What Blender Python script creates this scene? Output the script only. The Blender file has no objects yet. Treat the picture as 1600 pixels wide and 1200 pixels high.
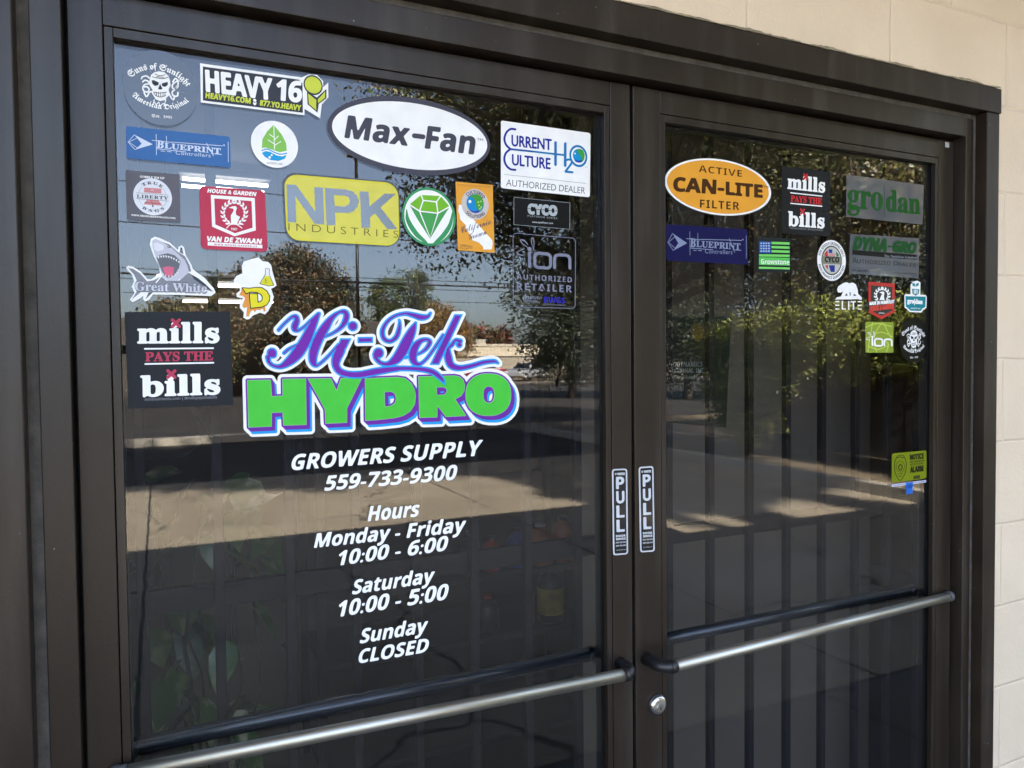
import bpy, bmesh, math, random
import numpy as np
from mathutils import Vector, Matrix
R_ = math.radians
sc = bpy.context.scene
COL = sc.collection
# ------------------------------------------------------------------ camera, sky, sun, exposure
YAW, PITCH, ROLL, FPX = 0.43857, -0.030843, -0.009929, 1175.88
CAM = Vector((0.10322, -1.19937, 1.62))
_f = Vector((math.sin(YAW)*math.cos(PITCH), math.cos(YAW)*math.cos(PITCH), math.sin(PITCH)))
_r0 = Vector((math.cos(YAW), -math.sin(YAW), 0)); _u0 = _r0.cross(_f)
CR = math.cos(ROLL)*_r0 + math.sin(ROLL)*_u0
CU = -math.sin(ROLL)*_r0 + math.cos(ROLL)*_u0
cd = bpy.data.cameras.new('camera'); cam = bpy.data.objects.new('camera', cd); COL.objects.link(cam)
cd.sensor_width = 36; cd.lens = 36*FPX/1600; cd.clip_start = .02; cd.clip_end = 2000
m4 = Matrix((CR, CU, -_f)).transposed().to_4x4(); m4.translation = CAM
cam.matrix_world = m4; sc.camera = cam
SUN_EL = R_(35)
w = bpy.data.worlds.new('World'); sc.world = w; w.use_nodes = True
sky = w.node_tree.nodes.new('ShaderNodeTexSky'); sky.sky_type = 'NISHITA'; sky.sun_disc = False
sky.sun_elevation = SUN_EL; sky.sun_rotation = 0.0; sky.air_density = 1.0; sky.dust_density = 2.0; sky.ozone_density = 4.0
bg = w.node_tree.nodes['Background']; wb = w.node_tree.nodes.new('ShaderNodeMixRGB'); wb.blend_type = 'MULTIPLY'; wb.inputs[0].default_value = 1; wb.inputs[2].default_value = (1.04, 1.0, .985, 1)   # daylight white balance
hs_ = w.node_tree.nodes.new('ShaderNodeHueSaturation'); hs_.inputs['Saturation'].default_value = .78; w.node_tree.links.new(sky.outputs[0], hs_.inputs['Color']); w.node_tree.links.new(hs_.outputs[0], wb.inputs[1]); w.node_tree.links.new(wb.outputs[0], bg.inputs[0]); bg.inputs[1].default_value = 0.058
sl = bpy.data.lights.new('sun', 'SUN'); sl.energy = 4.2; sl.angle = R_(.53); sl.color = (1, .93, .82)
so = bpy.data.objects.new('sun', sl); COL.objects.link(so); so.location = (0, 20, 30)
so.rotation_euler = Vector((.03, -math.cos(SUN_EL), -math.sin(SUN_EL))).to_track_quat('-Z', 'Y').to_euler()
vs = sc.view_settings; vs.view_transform = 'Standard'; vs.look = 'None'; vs.exposure = 4.2; vs.gamma = 1; vs.use_curve_mapping = False
try:
    sc.cycles.max_bounces = 10; sc.cycles.transparent_max_bounces = 24; sc.cycles.glossy_bounces = 5; sc.cycles.caustics_reflective = False; sc.cycles.caustics_refractive = False
except Exception: pass
random.seed(7); rng = np.random.default_rng(7)

def P(x, y, Y=.013):
    """point of the plane y=Y that the photograph shows at pixel x, y (1600 x 1200)"""
    x, y = float(x), float(y); d = (x-800)/FPX*CR - (y-600)/FPX*CU + _f
    return CAM + d*((Y-CAM.y)/d.y)

# ------------------------------------------------------------------ materials
def mat(name, col, rough=.6, metal=0., var=0., vscale=8., bump=0., bscale=60., spec=.5, rvar=0., coat=0.):
    m = bpy.data.materials.new(name); m.use_nodes = True; nt = m.node_tree; N = nt.nodes; L = nt.links
    b = N['Principled BSDF']; b.inputs['Base Color'].default_value = (*col, 1); b.inputs['Roughness'].default_value = rough
    b.inputs['Metallic'].default_value = metal; b.inputs['Specular IOR Level'].default_value = spec
    if coat: b.inputs['Coat Weight'].default_value = coat; b.inputs['Coat Roughness'].default_value = .08
    if var or bump or rvar:
        tc = N.new('ShaderNodeTexCoord')
    if var or rvar:
        n = N.new('ShaderNodeTexNoise'); n.inputs['Scale'].default_value = vscale; n.inputs['Detail'].default_value = 6; L.new(tc.outputs['Object'], n.inputs['Vector'])
    if var:
        r = N.new('ShaderNodeValToRGB'); e = r.color_ramp.elements; e[0].position = .3; e[1].position = .7
        e[0].color = tuple(c*(1-var) for c in col)+(1,); e[1].color = tuple(min(1, c*(1+var)) for c in col)+(1,)
        L.new(n.outputs['Fac'], r.inputs['Fac']); L.new(r.outputs[0], b.inputs['Base Color'])
    if rvar:
        mr = N.new('ShaderNodeMapRange'); mr.inputs['To Min'].default_value = max(.02, rough-rvar); mr.inputs['To Max'].default_value = rough+rvar
        L.new(n.outputs['Fac'], mr.inputs['Value']); L.new(mr.outputs[0], b.inputs['Roughness'])
    if bump:
        n2 = N.new('ShaderNodeTexNoise'); n2.inputs['Scale'].default_value = bscale; n2.inputs['Detail'].default_value = 4; L.new(tc.outputs['Object'], n2.inputs['Vector'])
        bp = N.new('ShaderNodeBump'); bp.inputs['Strength'].default_value = bump; bp.inputs['Distance'].default_value = .004
        L.new(n2.outputs['Fac'], bp.inputs['Height']); L.new(bp.outputs[0], b.inputs['Normal'])
    return m
def specks(m, thr=.735, sc=170., c=(.30, .28, .25)):
    """settled dust specks and small paint chips"""
    nt = m.node_tree; N = nt.nodes; L = nt.links; b = N['Principled BSDF']; src = b.inputs['Base Color'].links[0].from_socket
    tc = N.new('ShaderNodeTexCoord'); n = N.new('ShaderNodeTexNoise'); n.inputs['Scale'].default_value = sc; n.inputs['Detail'].default_value = 1; L.new(tc.outputs['Object'], n.inputs['Vector'])
    r = N.new('ShaderNodeMapRange'); r.inputs['From Min'].default_value = thr; r.inputs['From Max'].default_value = thr+.03; L.new(n.outputs['Fac'], r.inputs['Value'])
    n2 = N.new('ShaderNodeTexNoise'); n2.inputs['Scale'].default_value = 3; n2.inputs['Detail'].default_value = 7; mp = N.new('ShaderNodeMapping'); mp.inputs['Scale'].default_value = (6, 6, .6); L.new(tc.outputs['Object'], mp.inputs['Vector']); L.new(mp.outputs[0], n2.inputs['Vector'])
    r2 = N.new('ShaderNodeMapRange'); r2.inputs['From Min'].default_value = .5; r2.inputs['From Max'].default_value = .8; r2.inputs['To Max'].default_value = .10; L.new(n2.outputs['Fac'], r2.inputs['Value'])
    ad = N.new('ShaderNodeMath'); ad.operation = 'ADD'; ad.use_clamp = True; L.new(r.outputs[0], ad.inputs[0]); L.new(r2.outputs[0], ad.inputs[1])
    mx = N.new('ShaderNodeMixRGB'); mx.inputs[2].default_value = (*c, 1); L.new(ad.outputs[0], mx.inputs[0]); L.new(src, mx.inputs[1]); L.new(mx.outputs[0], b.inputs['Base Color'])
def emit(name, col, s):
    m = bpy.data.materials.new(name); m.use_nodes = True; nt = m.node_tree
    e = nt.nodes.new('ShaderNodeEmission'); e.inputs[0].default_value = (*col, 1); e.inputs[1].default_value = s
    nt.links.new(e.outputs[0], nt.nodes['Material Output'].inputs[0]); return m
def wall_mat():
    m = mat('painted_block', (.62, .54, .43), .72, spec=.3); nt = m.node_tree; N = nt.nodes; L = nt.links; b = N['Principled BSDF']
    tc = N.new('ShaderNodeTexCoord'); mp = N.new('ShaderNodeMapping'); mp.inputs['Rotation'].default_value = (R_(90), 0, 0)
    mp.inputs['Location'].default_value = (-.155, -.018, 0)
    L.new(tc.outputs['Object'], mp.inputs['Vector'])
    wob = N.new('ShaderNodeTexNoise'); wob.inputs['Scale'].default_value = 9; L.new(tc.outputs['Object'], wob.inputs['Vector'])
    sub = N.new('ShaderNodeVectorMath'); sub.operation = 'MULTIPLY_ADD'; sub.inputs[1].default_value = (.008, .008, 0)
    L.new(wob.outputs['Color'], sub.inputs[0]); L.new(mp.outputs[0], sub.inputs[2])
    br = N.new('ShaderNodeTexBrick'); br.inputs['Scale'].default_value = 1; br.inputs['Brick Width'].default_value = .4064; br.inputs['Row Height'].default_value = .2032
    br.inputs['Mortar Size'].default_value = .0055; br.inputs['Mortar Smooth'].default_value = 1.0
    L.new(sub.outputs[0], br.inputs['Vector'])
    n = N.new('ShaderNodeTexNoise'); n.inputs['Scale'].default_value = 3; n.inputs['Detail'].default_value = 8; L.new(tc.outputs['Object'], n.inputs['Vector'])
    r = N.new('ShaderNodeValToRGB'); e = r.color_ramp.elements; e[0].position = .35; e[1].position = .65; e[0].color = (.72, .585, .43, 1); e[1].color = (.79, .65, .49, 1)
    L.new(n.outputs['Fac'], r.inputs['Fac'])
    mx = N.new('ShaderNodeMixRGB'); mx.blend_type = 'MIX'; mx.inputs[2].default_value = (.77, .63, .47, 1)
    mf = N.new('ShaderNodeMath'); mf.operation = 'MULTIPLY'; mf.inputs[1].default_value = .35; L.new(br.outputs['Fac'], mf.inputs[0])
    L.new(mf.outputs[0], mx.inputs[0]); L.new(r.outputs[0], mx.inputs[1]); L.new(mx.outputs[0], b.inputs['Base Color'])
    n2 = N.new('ShaderNodeTexNoise'); n2.inputs['Scale'].default_value = 130; n2.inputs['Detail'].default_value = 5; L.new(tc.outputs['Object'], n2.inputs['Vector'])
    n3 = N.new('ShaderNodeTexNoise'); n3.inputs['Scale'].default_value = 14; n3.inputs['Detail'].default_value = 3; L.new(tc.outputs['Object'], n3.inputs['Vector'])
    a = N.new('ShaderNodeMath'); a.operation = 'MULTIPLY_ADD'; a.inputs[1].default_value = -1.0; L.new(br.outputs['Fac'], a.inputs[0])
    s = N.new('ShaderNodeMath'); s.operation = 'MULTIPLY'; s.inputs[1].default_value = .6; L.new(n2.outputs['Fac'], s.inputs[0])
    s3 = N.new('ShaderNodeMath'); s3.operation = 'MULTIPLY_ADD'; s3.inputs[1].default_value = 1.2; L.new(n3.outputs['Fac'], s3.inputs[0]); L.new(s.outputs[0], s3.inputs[2])
    L.new(s3.outputs[0], a.inputs[2])
    bp = N.new('ShaderNodeBump'); bp.inputs['Strength'].default_value = .6; bp.inputs['Distance'].default_value = .004
    L.new(a.outputs[0], bp.inputs['Height']); L.new(bp.outputs[0], b.inputs['Normal']); return m
def glass_mat(name, tint, r0):
    m = bpy.data.materials.new(name); m.use_nodes = True; nt = m.node_tree; N = nt.nodes; L = nt.links
    N.remove(N['Principled BSDF'])
    t = N.new('ShaderNodeBsdfTransparent'); t.inputs[0].default_value = (*tint, 1)
    g = N.new('ShaderNodeBsdfGlossy'); g.inputs['Roughness'].default_value = 0.0; g.inputs[0].default_value = (.97, .98, 1, 1)
    # Schlick reflectance, the same from both sides of the pane
    ge = N.new('ShaderNodeNewGeometry'); dt = N.new('ShaderNodeVectorMath'); dt.operation = 'DOT_PRODUCT'; L.new(ge.outputs['Incoming'], dt.inputs[0]); L.new(ge.outputs['Normal'], dt.inputs[1])
    def mth(op, a, b_=None, c=None):
        n = N.new('ShaderNodeMath'); n.operation = op
        for i, v in enumerate((a, b_, c)):
            if v is None: continue
            if isinstance(v, (int, float)): n.inputs[i].default_value = v
            else: L.new(v, n.inputs[i])
        return n.outputs[0]
    fac = mth('MULTIPLY_ADD', mth('POWER', mth('SUBTRACT', 1.0, mth('ABSOLUTE', dt.outputs['Value'])), 5.0), 1-r0, r0)
    mx = N.new('ShaderNodeMixShader'); L.new(fac, mx.inputs[0]); L.new(t.outputs[0], mx.inputs[1]); L.new(g.outputs[0], mx.inputs[2])
    # hand smears and water spots: faint, slightly waves the reflection
    tc = N.new('ShaderNodeTexCoord'); n = N.new('ShaderNodeTexNoise'); n.inputs['Scale'].default_value = 2.2; n.inputs['Detail'].default_value = 1
    L.new(tc.outputs['Object'], n.inputs['Vector'])
    bp = N.new('ShaderNodeBump'); bp.inputs['Strength'].default_value = .012; bp.inputs['Distance'].default_value = .02
    L.new(n.outputs['Fac'], bp.inputs['Height']); L.new(bp.outputs[0], g.inputs['Normal'])
    L.new(mx.outputs[0], N['Material Output'].inputs[0]); return m
def ground_mat(name, c0, c1, joint=None, jcol=(.05, .045, .04), speck=90, crack=False):
    m = mat(name, c0, .85, spec=.25); nt = m.node_tree; N = nt.nodes; L = nt.links; b = N['Principled BSDF']
    tc = N.new('ShaderNodeTexCoord')
    n = N.new('ShaderNodeTexNoise'); n.inputs['Scale'].default_value = .7; n.inputs['Detail'].default_value = 9; n.inputs['Roughness'].default_value = .62; L.new(tc.outputs['Object'], n.inputs['Vector'])
    r = N.new('ShaderNodeValToRGB'); e = r.color_ramp.elements; e[0].position = .32; e[1].position = .68; e[0].color = (*c0, 1); e[1].color = (*c1, 1); L.new(n.outputs['Fac'], r.inputs['Fac'])
    out = r.outputs[0]
    if joint:
        wob = N.new('ShaderNodeTexNoise'); wob.inputs['Scale'].default_value = 3; L.new(tc.outputs['Object'], wob.inputs['Vector'])
        ad = N.new('ShaderNodeVectorMath'); ad.operation = 'MULTIPLY_ADD'; ad.inputs[1].default_value = (.05, .05, 0); L.new(wob.outputs['Color'], ad.inputs[0]); L.new(tc.outputs['Object'], ad.inputs[2])
        br = N.new('ShaderNodeTexBrick'); br.offset = 0; br.inputs['Scale'].default_value = 1; br.inputs['Brick Width'].default_value = joint[0]; br.inputs['Row Height'].default_value = joint[1]
        br.inputs['Mortar Size'].default_value = .013; br.inputs['Mortar Smooth'].default_value = .3; L.new(ad.outputs[0], br.inputs['Vector'])
        mx = N.new('ShaderNodeMixRGB'); mx.inputs[2].default_value = (*jcol, 1); L.new(br.outputs['Fac'], mx.inputs[0]); L.new(out, mx.inputs[1]); out = mx.outputs[0]
    if joint and crack:
        wo = N.new('ShaderNodeTexNoise'); wo.inputs['Scale'].default_value = 1.3; wo.inputs['Detail'].default_value = 6; L.new(tc.outputs['Object'], wo.inputs['Vector'])
        a2 = N.new('ShaderNodeVectorMath'); a2.operation = 'MULTIPLY_ADD'; a2.inputs[1].default_value = (.9, .9, 0); L.new(wo.outputs['Color'], a2.inputs[0]); L.new(tc.outputs['Object'], a2.inputs[2])
        vo = N.new('ShaderNodeTexVoronoi'); vo.feature = 'DISTANCE_TO_EDGE'; vo.inputs['Scale'].default_value = .30; L.new(a2.outputs[0], vo.inputs['Vector'])
        cr = N.new('ShaderNodeMapRange'); cr.inputs['From Min'].default_value = .0015; cr.inputs['From Max'].default_value = .005; cr.inputs['To Min'].default_value = .7; cr.inputs['To Max'].default_value = 0; L.new(vo.outputs['Distance'], cr.inputs['Value'])
        m3 = N.new('ShaderNodeMixRGB'); m3.inputs[2].default_value = (*jcol, 1); L.new(cr.outputs[0], m3.inputs[0]); L.new(out, m3.inputs[1]); out = m3.outputs[0]
        st_ = N.new('ShaderNodeTexNoise'); st_.inputs['Scale'].default_value = 1.1; st_.inputs['Detail'].default_value = 3; L.new(tc.outputs['Object'], st_.inputs['Vector'])
        sr = N.new('ShaderNodeMapRange'); sr.inputs['From Min'].default_value = .60; sr.inputs['From Max'].default_value = .72; sr.inputs['To Max'].default_value = .45; L.new(st_.outputs['Fac'], sr.inputs['Value'])
        m5 = N.new('ShaderNodeMixRGB'); m5.inputs[2].default_value = (.11, .095, .075, 1); L.new(sr.outputs[0], m5.inputs[0]); L.new(out, m5.inputs[1]); out = m5.outputs[0]
    L.new(out, b.inputs['Base Color'])
    n2 = N.new('ShaderNodeTexNoise'); n2.inputs['Scale'].default_value = speck; L.new(tc.outputs['Object'], n2.inputs['Vector'])
    bp = N.new('ShaderNodeBump'); bp.inputs['Strength'].default_value = .5; bp.inputs['Distance'].default_value = .01; L.new(n2.outputs['Fac'], bp.inputs['Height']); L.new(bp.outputs[0], b.inputs['Normal'])
    return m

M = {}
M['wall'] = wall_mat()
M['bronze'] = mat('dark_bronze_aluminium', (.0195, .0132, .0093), .34, var=.12, vscale=5, bump=.05, bscale=220, rvar=.08, spec=.36)
M['casing'] = mat('brown_painted_casing', (.022, .0145, .009), .5, var=.25, vscale=14, bump=.08, bscale=160, rvar=.1, spec=.3)
specks(M['bronze'], .81); specks(M['casing'], .80, 140.)
M['caulk'] = mat('grey_caulk', (.075, .066, .056), .8, var=.35, vscale=40, bump=.6, bscale=60)
M['gasket'] = mat('black_gasket', (.008, .008, .008), .7)
M['rubber'] = mat('weatherstrip_pile', (.02, .019, .018), .95, var=.5, vscale=200, bump=1, bscale=300)
M['alum'] = mat('satin_aluminium_bar', (.47, .45, .39), .42, metal=1, bump=.04, bscale=400, rvar=.06, vscale=30)
M['blackmetal'] = mat('black_cast_metal', (.012, .012, .013), .35, bump=.1, bscale=200)
M['pushbar'] = mat('black_anodised_bar', (.02, .024, .03), .22, spec=.8)
M['steel'] = mat('chrome_lock', (.72, .71, .69), .22, metal=1)
M['glass'] = glass_mat('clear_shop_glass', (.90, .905, .915), .037)
M['gate'] = mat('black_gate_bar', (.006, .006, .007), .6, spec=.15)
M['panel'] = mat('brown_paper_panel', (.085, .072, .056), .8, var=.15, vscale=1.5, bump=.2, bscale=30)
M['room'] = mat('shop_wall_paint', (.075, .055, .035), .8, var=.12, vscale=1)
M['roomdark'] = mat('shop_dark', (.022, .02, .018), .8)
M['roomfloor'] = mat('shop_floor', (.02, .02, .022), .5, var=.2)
M['white'] = mat('white_print', (.80, .80, .80), .45, spec=.4)
M['tube'] = emit('fluorescent_tube', (1, .96, .88), 1.0)
M['leafA'] = mat('leaf_green', (.085, .115, .032), .42, var=.35, vscale=3); M['leafB'] = mat('leaf_olive', (.17, .155, .05), .42, var=.3, vscale=3)
M['leafC'] = mat('leaf_brown', (.12, .075, .036), .5, var=.3, vscale=3); M['leafD'] = mat('leaf_dark', (.026, .034, .016), .6, var=.3, vscale=3)
M['leafY'] = mat('leaf_yellowgreen', (.28, .30, .05), .5, var=.3, vscale=3); M['leafR'] = mat('leaf_red', (.16, .04, .025), .65, var=.3, vscale=3)
M['leafO'] = mat('leaf_orange', (.30, .16, .04), .65, var=.3, vscale=3)
M['leafP'] = mat('leaf_glint', (.42, .37, .24), .35, var=.2, vscale=3)  # pale leaf colour stands in for sun glints on waxy leaves
M['bark'] = mat('bark', (.07, .055, .042), .9, var=.3, vscale=6, bump=.8, bscale=30)

# ------------------------------------------------------------------ builders
def tag(o, label=None, cat=None, group=None, kind=None):
    if label: o['label'] = label
    if cat: o['category'] = cat
    if group: o['group'] = group
    if kind: o['kind'] = kind
    return o
def thing(name, loc, label, cat, group=None):
    o = bpy.data.objects.new(name, None); COL.objects.link(o); o.location = loc; o.empty_display_size = .05
    return tag(o, label, cat, group)
class MB:
    def __init__(s): s.bm = bmesh.new(); s.mi = 0
    def _v(s, g): 
        for f in g: f.material_index = s.mi
    def box(s, x0, x1, y0, y1, z0, z1, bev=0.):
        bm = bmesh.new()
        bmesh.ops.create_cube(bm, size=1)
        for v in bm.verts: v.co = Vector(((x0+x1)/2+v.co.x*(x1-x0), (y0+y1)/2+v.co.y*(y1-y0), (z0+z1)/2+v.co.z*(z1-z0)))
        if bev: bmesh.ops.bevel(bm, geom=bm.edges[:], offset=bev, segments=2, profile=.5, affect='EDGES')
        s.join(bm); return s
    def join(s, bm, mtx=None):
        vm = {}
        for v in bm.verts: vm[v] = s.bm.verts.new(mtx @ v.co if mtx else v.co)
        for f in bm.faces:
            try: nf = s.bm.faces.new([vm[v] for v in f.verts]); nf.material_index = s.mi; nf.smooth = f.smooth
            except ValueError: pass
        bm.free()
    def tube(s, pts, rad, seg=20, cap=True):
        pts = [Vector(p) for p in pts]; n = len(pts); rs = rad if isinstance(rad, (list, tuple)) else [rad]*n; rings = []
        up = None
        for i, p in enumerate(pts):
            t = (pts[min(i+1, n-1)]-pts[max(i-1, 0)]).normalized()
            if up is None: up = t.orthogonal().normalized()
            a = (up - t*up.dot(t)).normalized(); up = a; b = t.cross(a)
            rings.append([s.bm.verts.new(p+rs[i]*(math.cos(k/seg*2*math.pi)*a+math.sin(k/seg*2*math.pi)*b)) for k in range(seg)])
        for i in range(n-1):
            for k in range(seg):
                f = s.bm.faces.new((rings[i][k], rings[i][(k+1) % seg], rings[i+1][(k+1) % seg], rings[i+1][k])); f.smooth = True; f.material_index = s.mi
        if cap:
            for r in (rings[0][::-1], rings[-1]): f = s.bm.faces.new(r); f.material_index = s.mi
        return s
    def lathe(s, prof, c, ax='z', seg=28):
        rings = []
        for r, h in prof:
            ring = []
            for k in range(seg):
                a = k/seg*2*math.pi; p, q = r*math.cos(a), r*math.sin(a)
                ring.append(s.bm.verts.new(Vector(c)+(Vector((p, q, h)) if ax == 'z' else Vector((p, h, q)))))
            rings.append(ring)
        for i in range(len(rings)-1):
            for k in range(seg):
                f = s.bm.faces.new((rings[i][k], rings[i][(k+1) % seg], rings[i+1][(k+1) % seg], rings[i+1][k])); f.smooth = True; f.material_index = s.mi
        for r in (rings[0], rings[-1]): f = s.bm.faces.new(r); f.material_index = s.mi
        return s
    def poly(s, pts): f = s.bm.faces.new([s.bm.verts.new(p) for p in pts]); f.material_index = s.mi; return s
    def build(s, name, mats, parent=None, recalc=True):
        if recalc: bmesh.ops.recalc_face_normals(s.bm, faces=s.bm.faces[:])
        me = bpy.data.meshes.new(name); s.bm.to_mesh(me); s.bm.free()
        for m in (mats if isinstance(mats, (list, tuple)) else [mats]): me.materials.append(m)
        o = bpy.data.objects.new(name, me); COL.objects.link(o)
        if parent is not None:
            o.parent = parent
            if parent.location.length > 0 or parent.parent: 
                off = Vector(parent.location)
                q = parent.parent
                while q: off = off+q.location; q = q.parent
                me.transform(Matrix.Translation(-off))
        return o
# ------------------------------------------------------------------ the building: front wall, roof, the shop room behind the doors
b = thing('shop_building', (0, 0, 0), 'cream painted concrete block shop with a dark framed double glass door', 'building')
mb = MB()
mb.box(-9, -.115, -.040, .15, 0, 2.25); mb.box(1.930, 15, -.040, .15, 0, 2.25); mb.box(-9, 15, -.040, .15, 2.25, 2.95)
mb.build('block_wall', M['wall'], b)
MB().box(-9.0, 15.0, -.038, .15, 2.951, 3.05).build('parapet', M['wall'], b)
MB().box(-9.0, 4.35, -1.38, -.0385, 2.952, 2.985).build('canopy_soffit', mat('cream_soffit', (.60, .55, .46), .8, var=.06, vscale=2), b)
MB().box(-9.02, 4.37, -1.44, -1.3805, 2.92, 3.22, .006).build('canopy_fascia', M['casing'], b)
MB().box(-9.0, 4.35, -1.38, -.0385, 2.9855, 3.12).build('canopy_roof', M['roomdark'], b)
for a_ in ((-9, -8.8, .15, 9, 0, 3.0), (14.8, 15, .15, 9, 0, 3.0), (-9, 15, 9, 9.2, 0, 3.0)): MB().box(*a_).build('side_wall', M['wall'], b)
MB().box(-8.8, 14.8, .15, 9, 2.9, 3.0).build('roof', M['roomdark'], b)
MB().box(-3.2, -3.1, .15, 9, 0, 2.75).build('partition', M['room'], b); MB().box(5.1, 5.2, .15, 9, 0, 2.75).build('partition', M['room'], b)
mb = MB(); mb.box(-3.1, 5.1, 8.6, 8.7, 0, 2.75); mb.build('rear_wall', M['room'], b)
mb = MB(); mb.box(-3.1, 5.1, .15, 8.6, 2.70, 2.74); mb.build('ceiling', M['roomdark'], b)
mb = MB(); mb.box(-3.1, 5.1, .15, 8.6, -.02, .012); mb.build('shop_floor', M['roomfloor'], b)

# ------------------------------------------------------------------ door frame
fr = thing('door_frame', (.92, 0, 0), 'dark brown metal frame and casing set into the cream block wall round both doors', 'door frame')
MB().box(-.041, -.004, -.028, .06, 0, 2.185, .0012).build('jamb', M['bronze'], fr)
MB().box(1.8485, 1.876, -.028, .06, 0, 2.185, .0012).build('jamb', M['bronze'], fr)
MB().box(-.0038, 1.8483, -.0275, .06, 2.141, 2.185, .0012).build('header', M['bronze'], fr)
mb = MB(); mb.box(-.0555, -.0412, -.024, .05, 0, 2.1965); mb.box(1.8762, 1.8895, -.024, .05, 0, 2.1965); mb.box(-.041, 1.876, -.0235, .05, 2.1852, 2.1967)
mb.build('caulk_joint', M['caulk'], fr)
MB().box(-.13, -.0557, -.052, .06, 0, 2.1975, .002).build('side_casing', M['bronze'], fr)
MB().box(1.8897, 1.936, -.052, .06, 0, 2.1975, .002).build('side_casing', M['casing'], fr)
MB().box(-.13, 1.9395, -.0545, .06, 2.198, 2.2565, .0022).build('head_casing', M['casing'], fr)
# ragged bead of paint and caulk along the casing top and the wall edge
mb = MB(); rows = []
for k in range(240):
    x = -.125+2.062*k/239; n_ = .5+.5*math.sin(k*.37)*math.sin(k*.113+1)+random.uniform(-.25, .25); h_ = .0025+.0045*max(0, n_); o_ = random.uniform(0, .0016)
    rows.append([mb.bm.verts.new(v) for v in ((x, -.0535-o_, 2.2568), (x, -.0515-o_, 2.2568+h_), (x, -.034, 2.2572+h_*1.2))])
for r0, r1 in zip(rows, rows[1:]):
    for q in range(2): f = mb.bm.faces.new((r0[q], r1[q], r1[q+1], r0[q+1])); f.smooth = True
mb.build('paint_bead', mat('old_paint_bead', (.30, .25, .16), .8, var=.4, vscale=30, bump=.6, bscale=80), fr)
mb = MB(); mb.box(-.004, 0.0, .03, .06, 0, 2.141); mb.box(1.8446, 1.8485, .03, .06, 0, 2.141); mb.box(-.0038, 1.8483, .0302, .06, 2.1365, 2.1408); mb.build('door_stop', M['gasket'], fr)
MB().box(-.13, 1.95, -.10, .12, .003, .012, .003).build('threshold', M['alum'], fr)

# ------------------------------------------------------------------ the two glass doors
ZT, ZB = 2.136, .016
def elbow_bar(d, xe, ye, xh, yh, z, xs):
    """pull bar: bar from elbow end (xe,ye) to hinge end (xh,yh); xs = x where the elbow meets the stile"""
    s = 1 if xh > xe else -1
    bar = MB().tube([(xe, ye, z), (xh, yh, z)], .0112, 28).build('pull_bar', M['alum'], d)
    pts = []
    for k in range(11):
        a = k/10*math.pi/2; r = .024
        pts.append((xs+s*(r-r*math.cos(a)), ye+r-r*math.sin(a), z))
    pts = [(xs, -.0005, z)]+pts+[(xe+s*.0005, ye, z)]
    e = MB().tube(pts, [.0125]+[.0118]*(len(pts)-1), 24)
    e.tube([(xe-s*.010, ye, z), (xe+s*.003, ye-.0001*1, z)], .0126, 24); e.build('elbow_bracket', M['blackmetal'], bar)
    MB().tube([(xh-s*.004, yh-.0003, z), (xh+s*.004, yh, z), (xh+s*.010, yh+.004, z), (xh+s*.012, -.0006, z)], [.0124, .0124, .0115, .010], 24).build('end_bracket', mat('grey_end_cap', (.09, .09, .095), .45), bar)
def door(label, x0, x1, s0, s1, lock):
    d = thing('glass_door', ((x0+x1)/2, 0, 0), label, 'door')
    MB().box(x0, s0, 0, .044, ZB, ZT, .0012).build('stile', M['bronze'], d)
    MB().box(s1, x1, 0, .044, ZB, ZT, .0012).build('stile', M['bronze'], d)
    MB().box(s0+.0004, s1-.0004, .0004, .044, 2.0925, ZT-.0004, .001).build('top_rail', M['bronze'], d)
    MB().box(s0+.0004, s1-.0004, .0004, .044, ZB+.0004, .26, .001).build('bottom_rail', M['bronze'], d)
    g = .0013; bw = .0125
    for a in ((s0+g, s0+bw, .261, 2.0912), (s1-bw, s1-g, .261, 2.0912)):
        MB().box(a[0], a[1], .0006, .0128, a[2], a[3], .0008).build('glazing_bead', M['bronze'], d)
    MB().box(s0+bw+.0003, s1-bw-.0003, .0006, .0128, 2.0775, 2.0912, .0008).build('glazing_bead', M['bronze'], d)
    MB().box(s0+bw+.0003, s1-bw-.0003, .0006, .0128, .261, .275, .0008).build('glazing_bead', M['bronze'], d)
    mb = MB()
    for a in ((s0+.0002, s0+bw+.002, .0192, .04, .26, 2.092), (s1-bw-.002, s1-.0002, .0192, .04, .26, 2.092), (s0+bw+.002, s1-bw-.002, .0193, .04, 2.076, 2.092), (s0+bw+.002, s1-bw-.002, .0193, .04, .26, .276)): mb.box(*a)
    mb.build('gasket', M['gasket'], d)
    MB().box(s0+.004, s1-.004, .013, .019, .264, 2.088).build('glass_pane', M['glass'], d)
    return d
dl = door('left glass door carrying the large green and purple lettering and the white opening hours', 0.0, .9165, .043, .8725, False)
dr = door('right glass door with a round silver keyhole lock and an orange oval sticker', .9235, 1.8445, .9855, 1.7935, True)
MB().box(.9168, .9232, .012, .03, ZB, ZT-.002).build('weatherstrip', M['rubber'], dr)
elbow_bar(dl, .868, -.047, .046, -.0135, 1.041, .8875)
elbow_bar(dr, .972, -.055, 1.819, -.0135, 1.040, .9475)
for d, xa, xb in ((dl, .050, .866), (dr, .992, 1.788)):
    pb = MB().tube([(xa, .066, 1.040), (xb, .066, 1.040)], .0135, 24).build('push_bar', M['pushbar'], d)
    for x in (xa, xb): MB().tube([(x, .066, 1.04), (x, .045, 1.04)], .013, 16).build('bracket', M['blackmetal'], pb)
lk = MB().lathe([(.0185, 0), (.0185, -.006), (.0165, -.0085), (.0125, -.0105), (.0118, -.0105)], (.9725, -.0002, .945), 'y', 36).build('lock_cylinder', M['steel'], dr)
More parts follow.
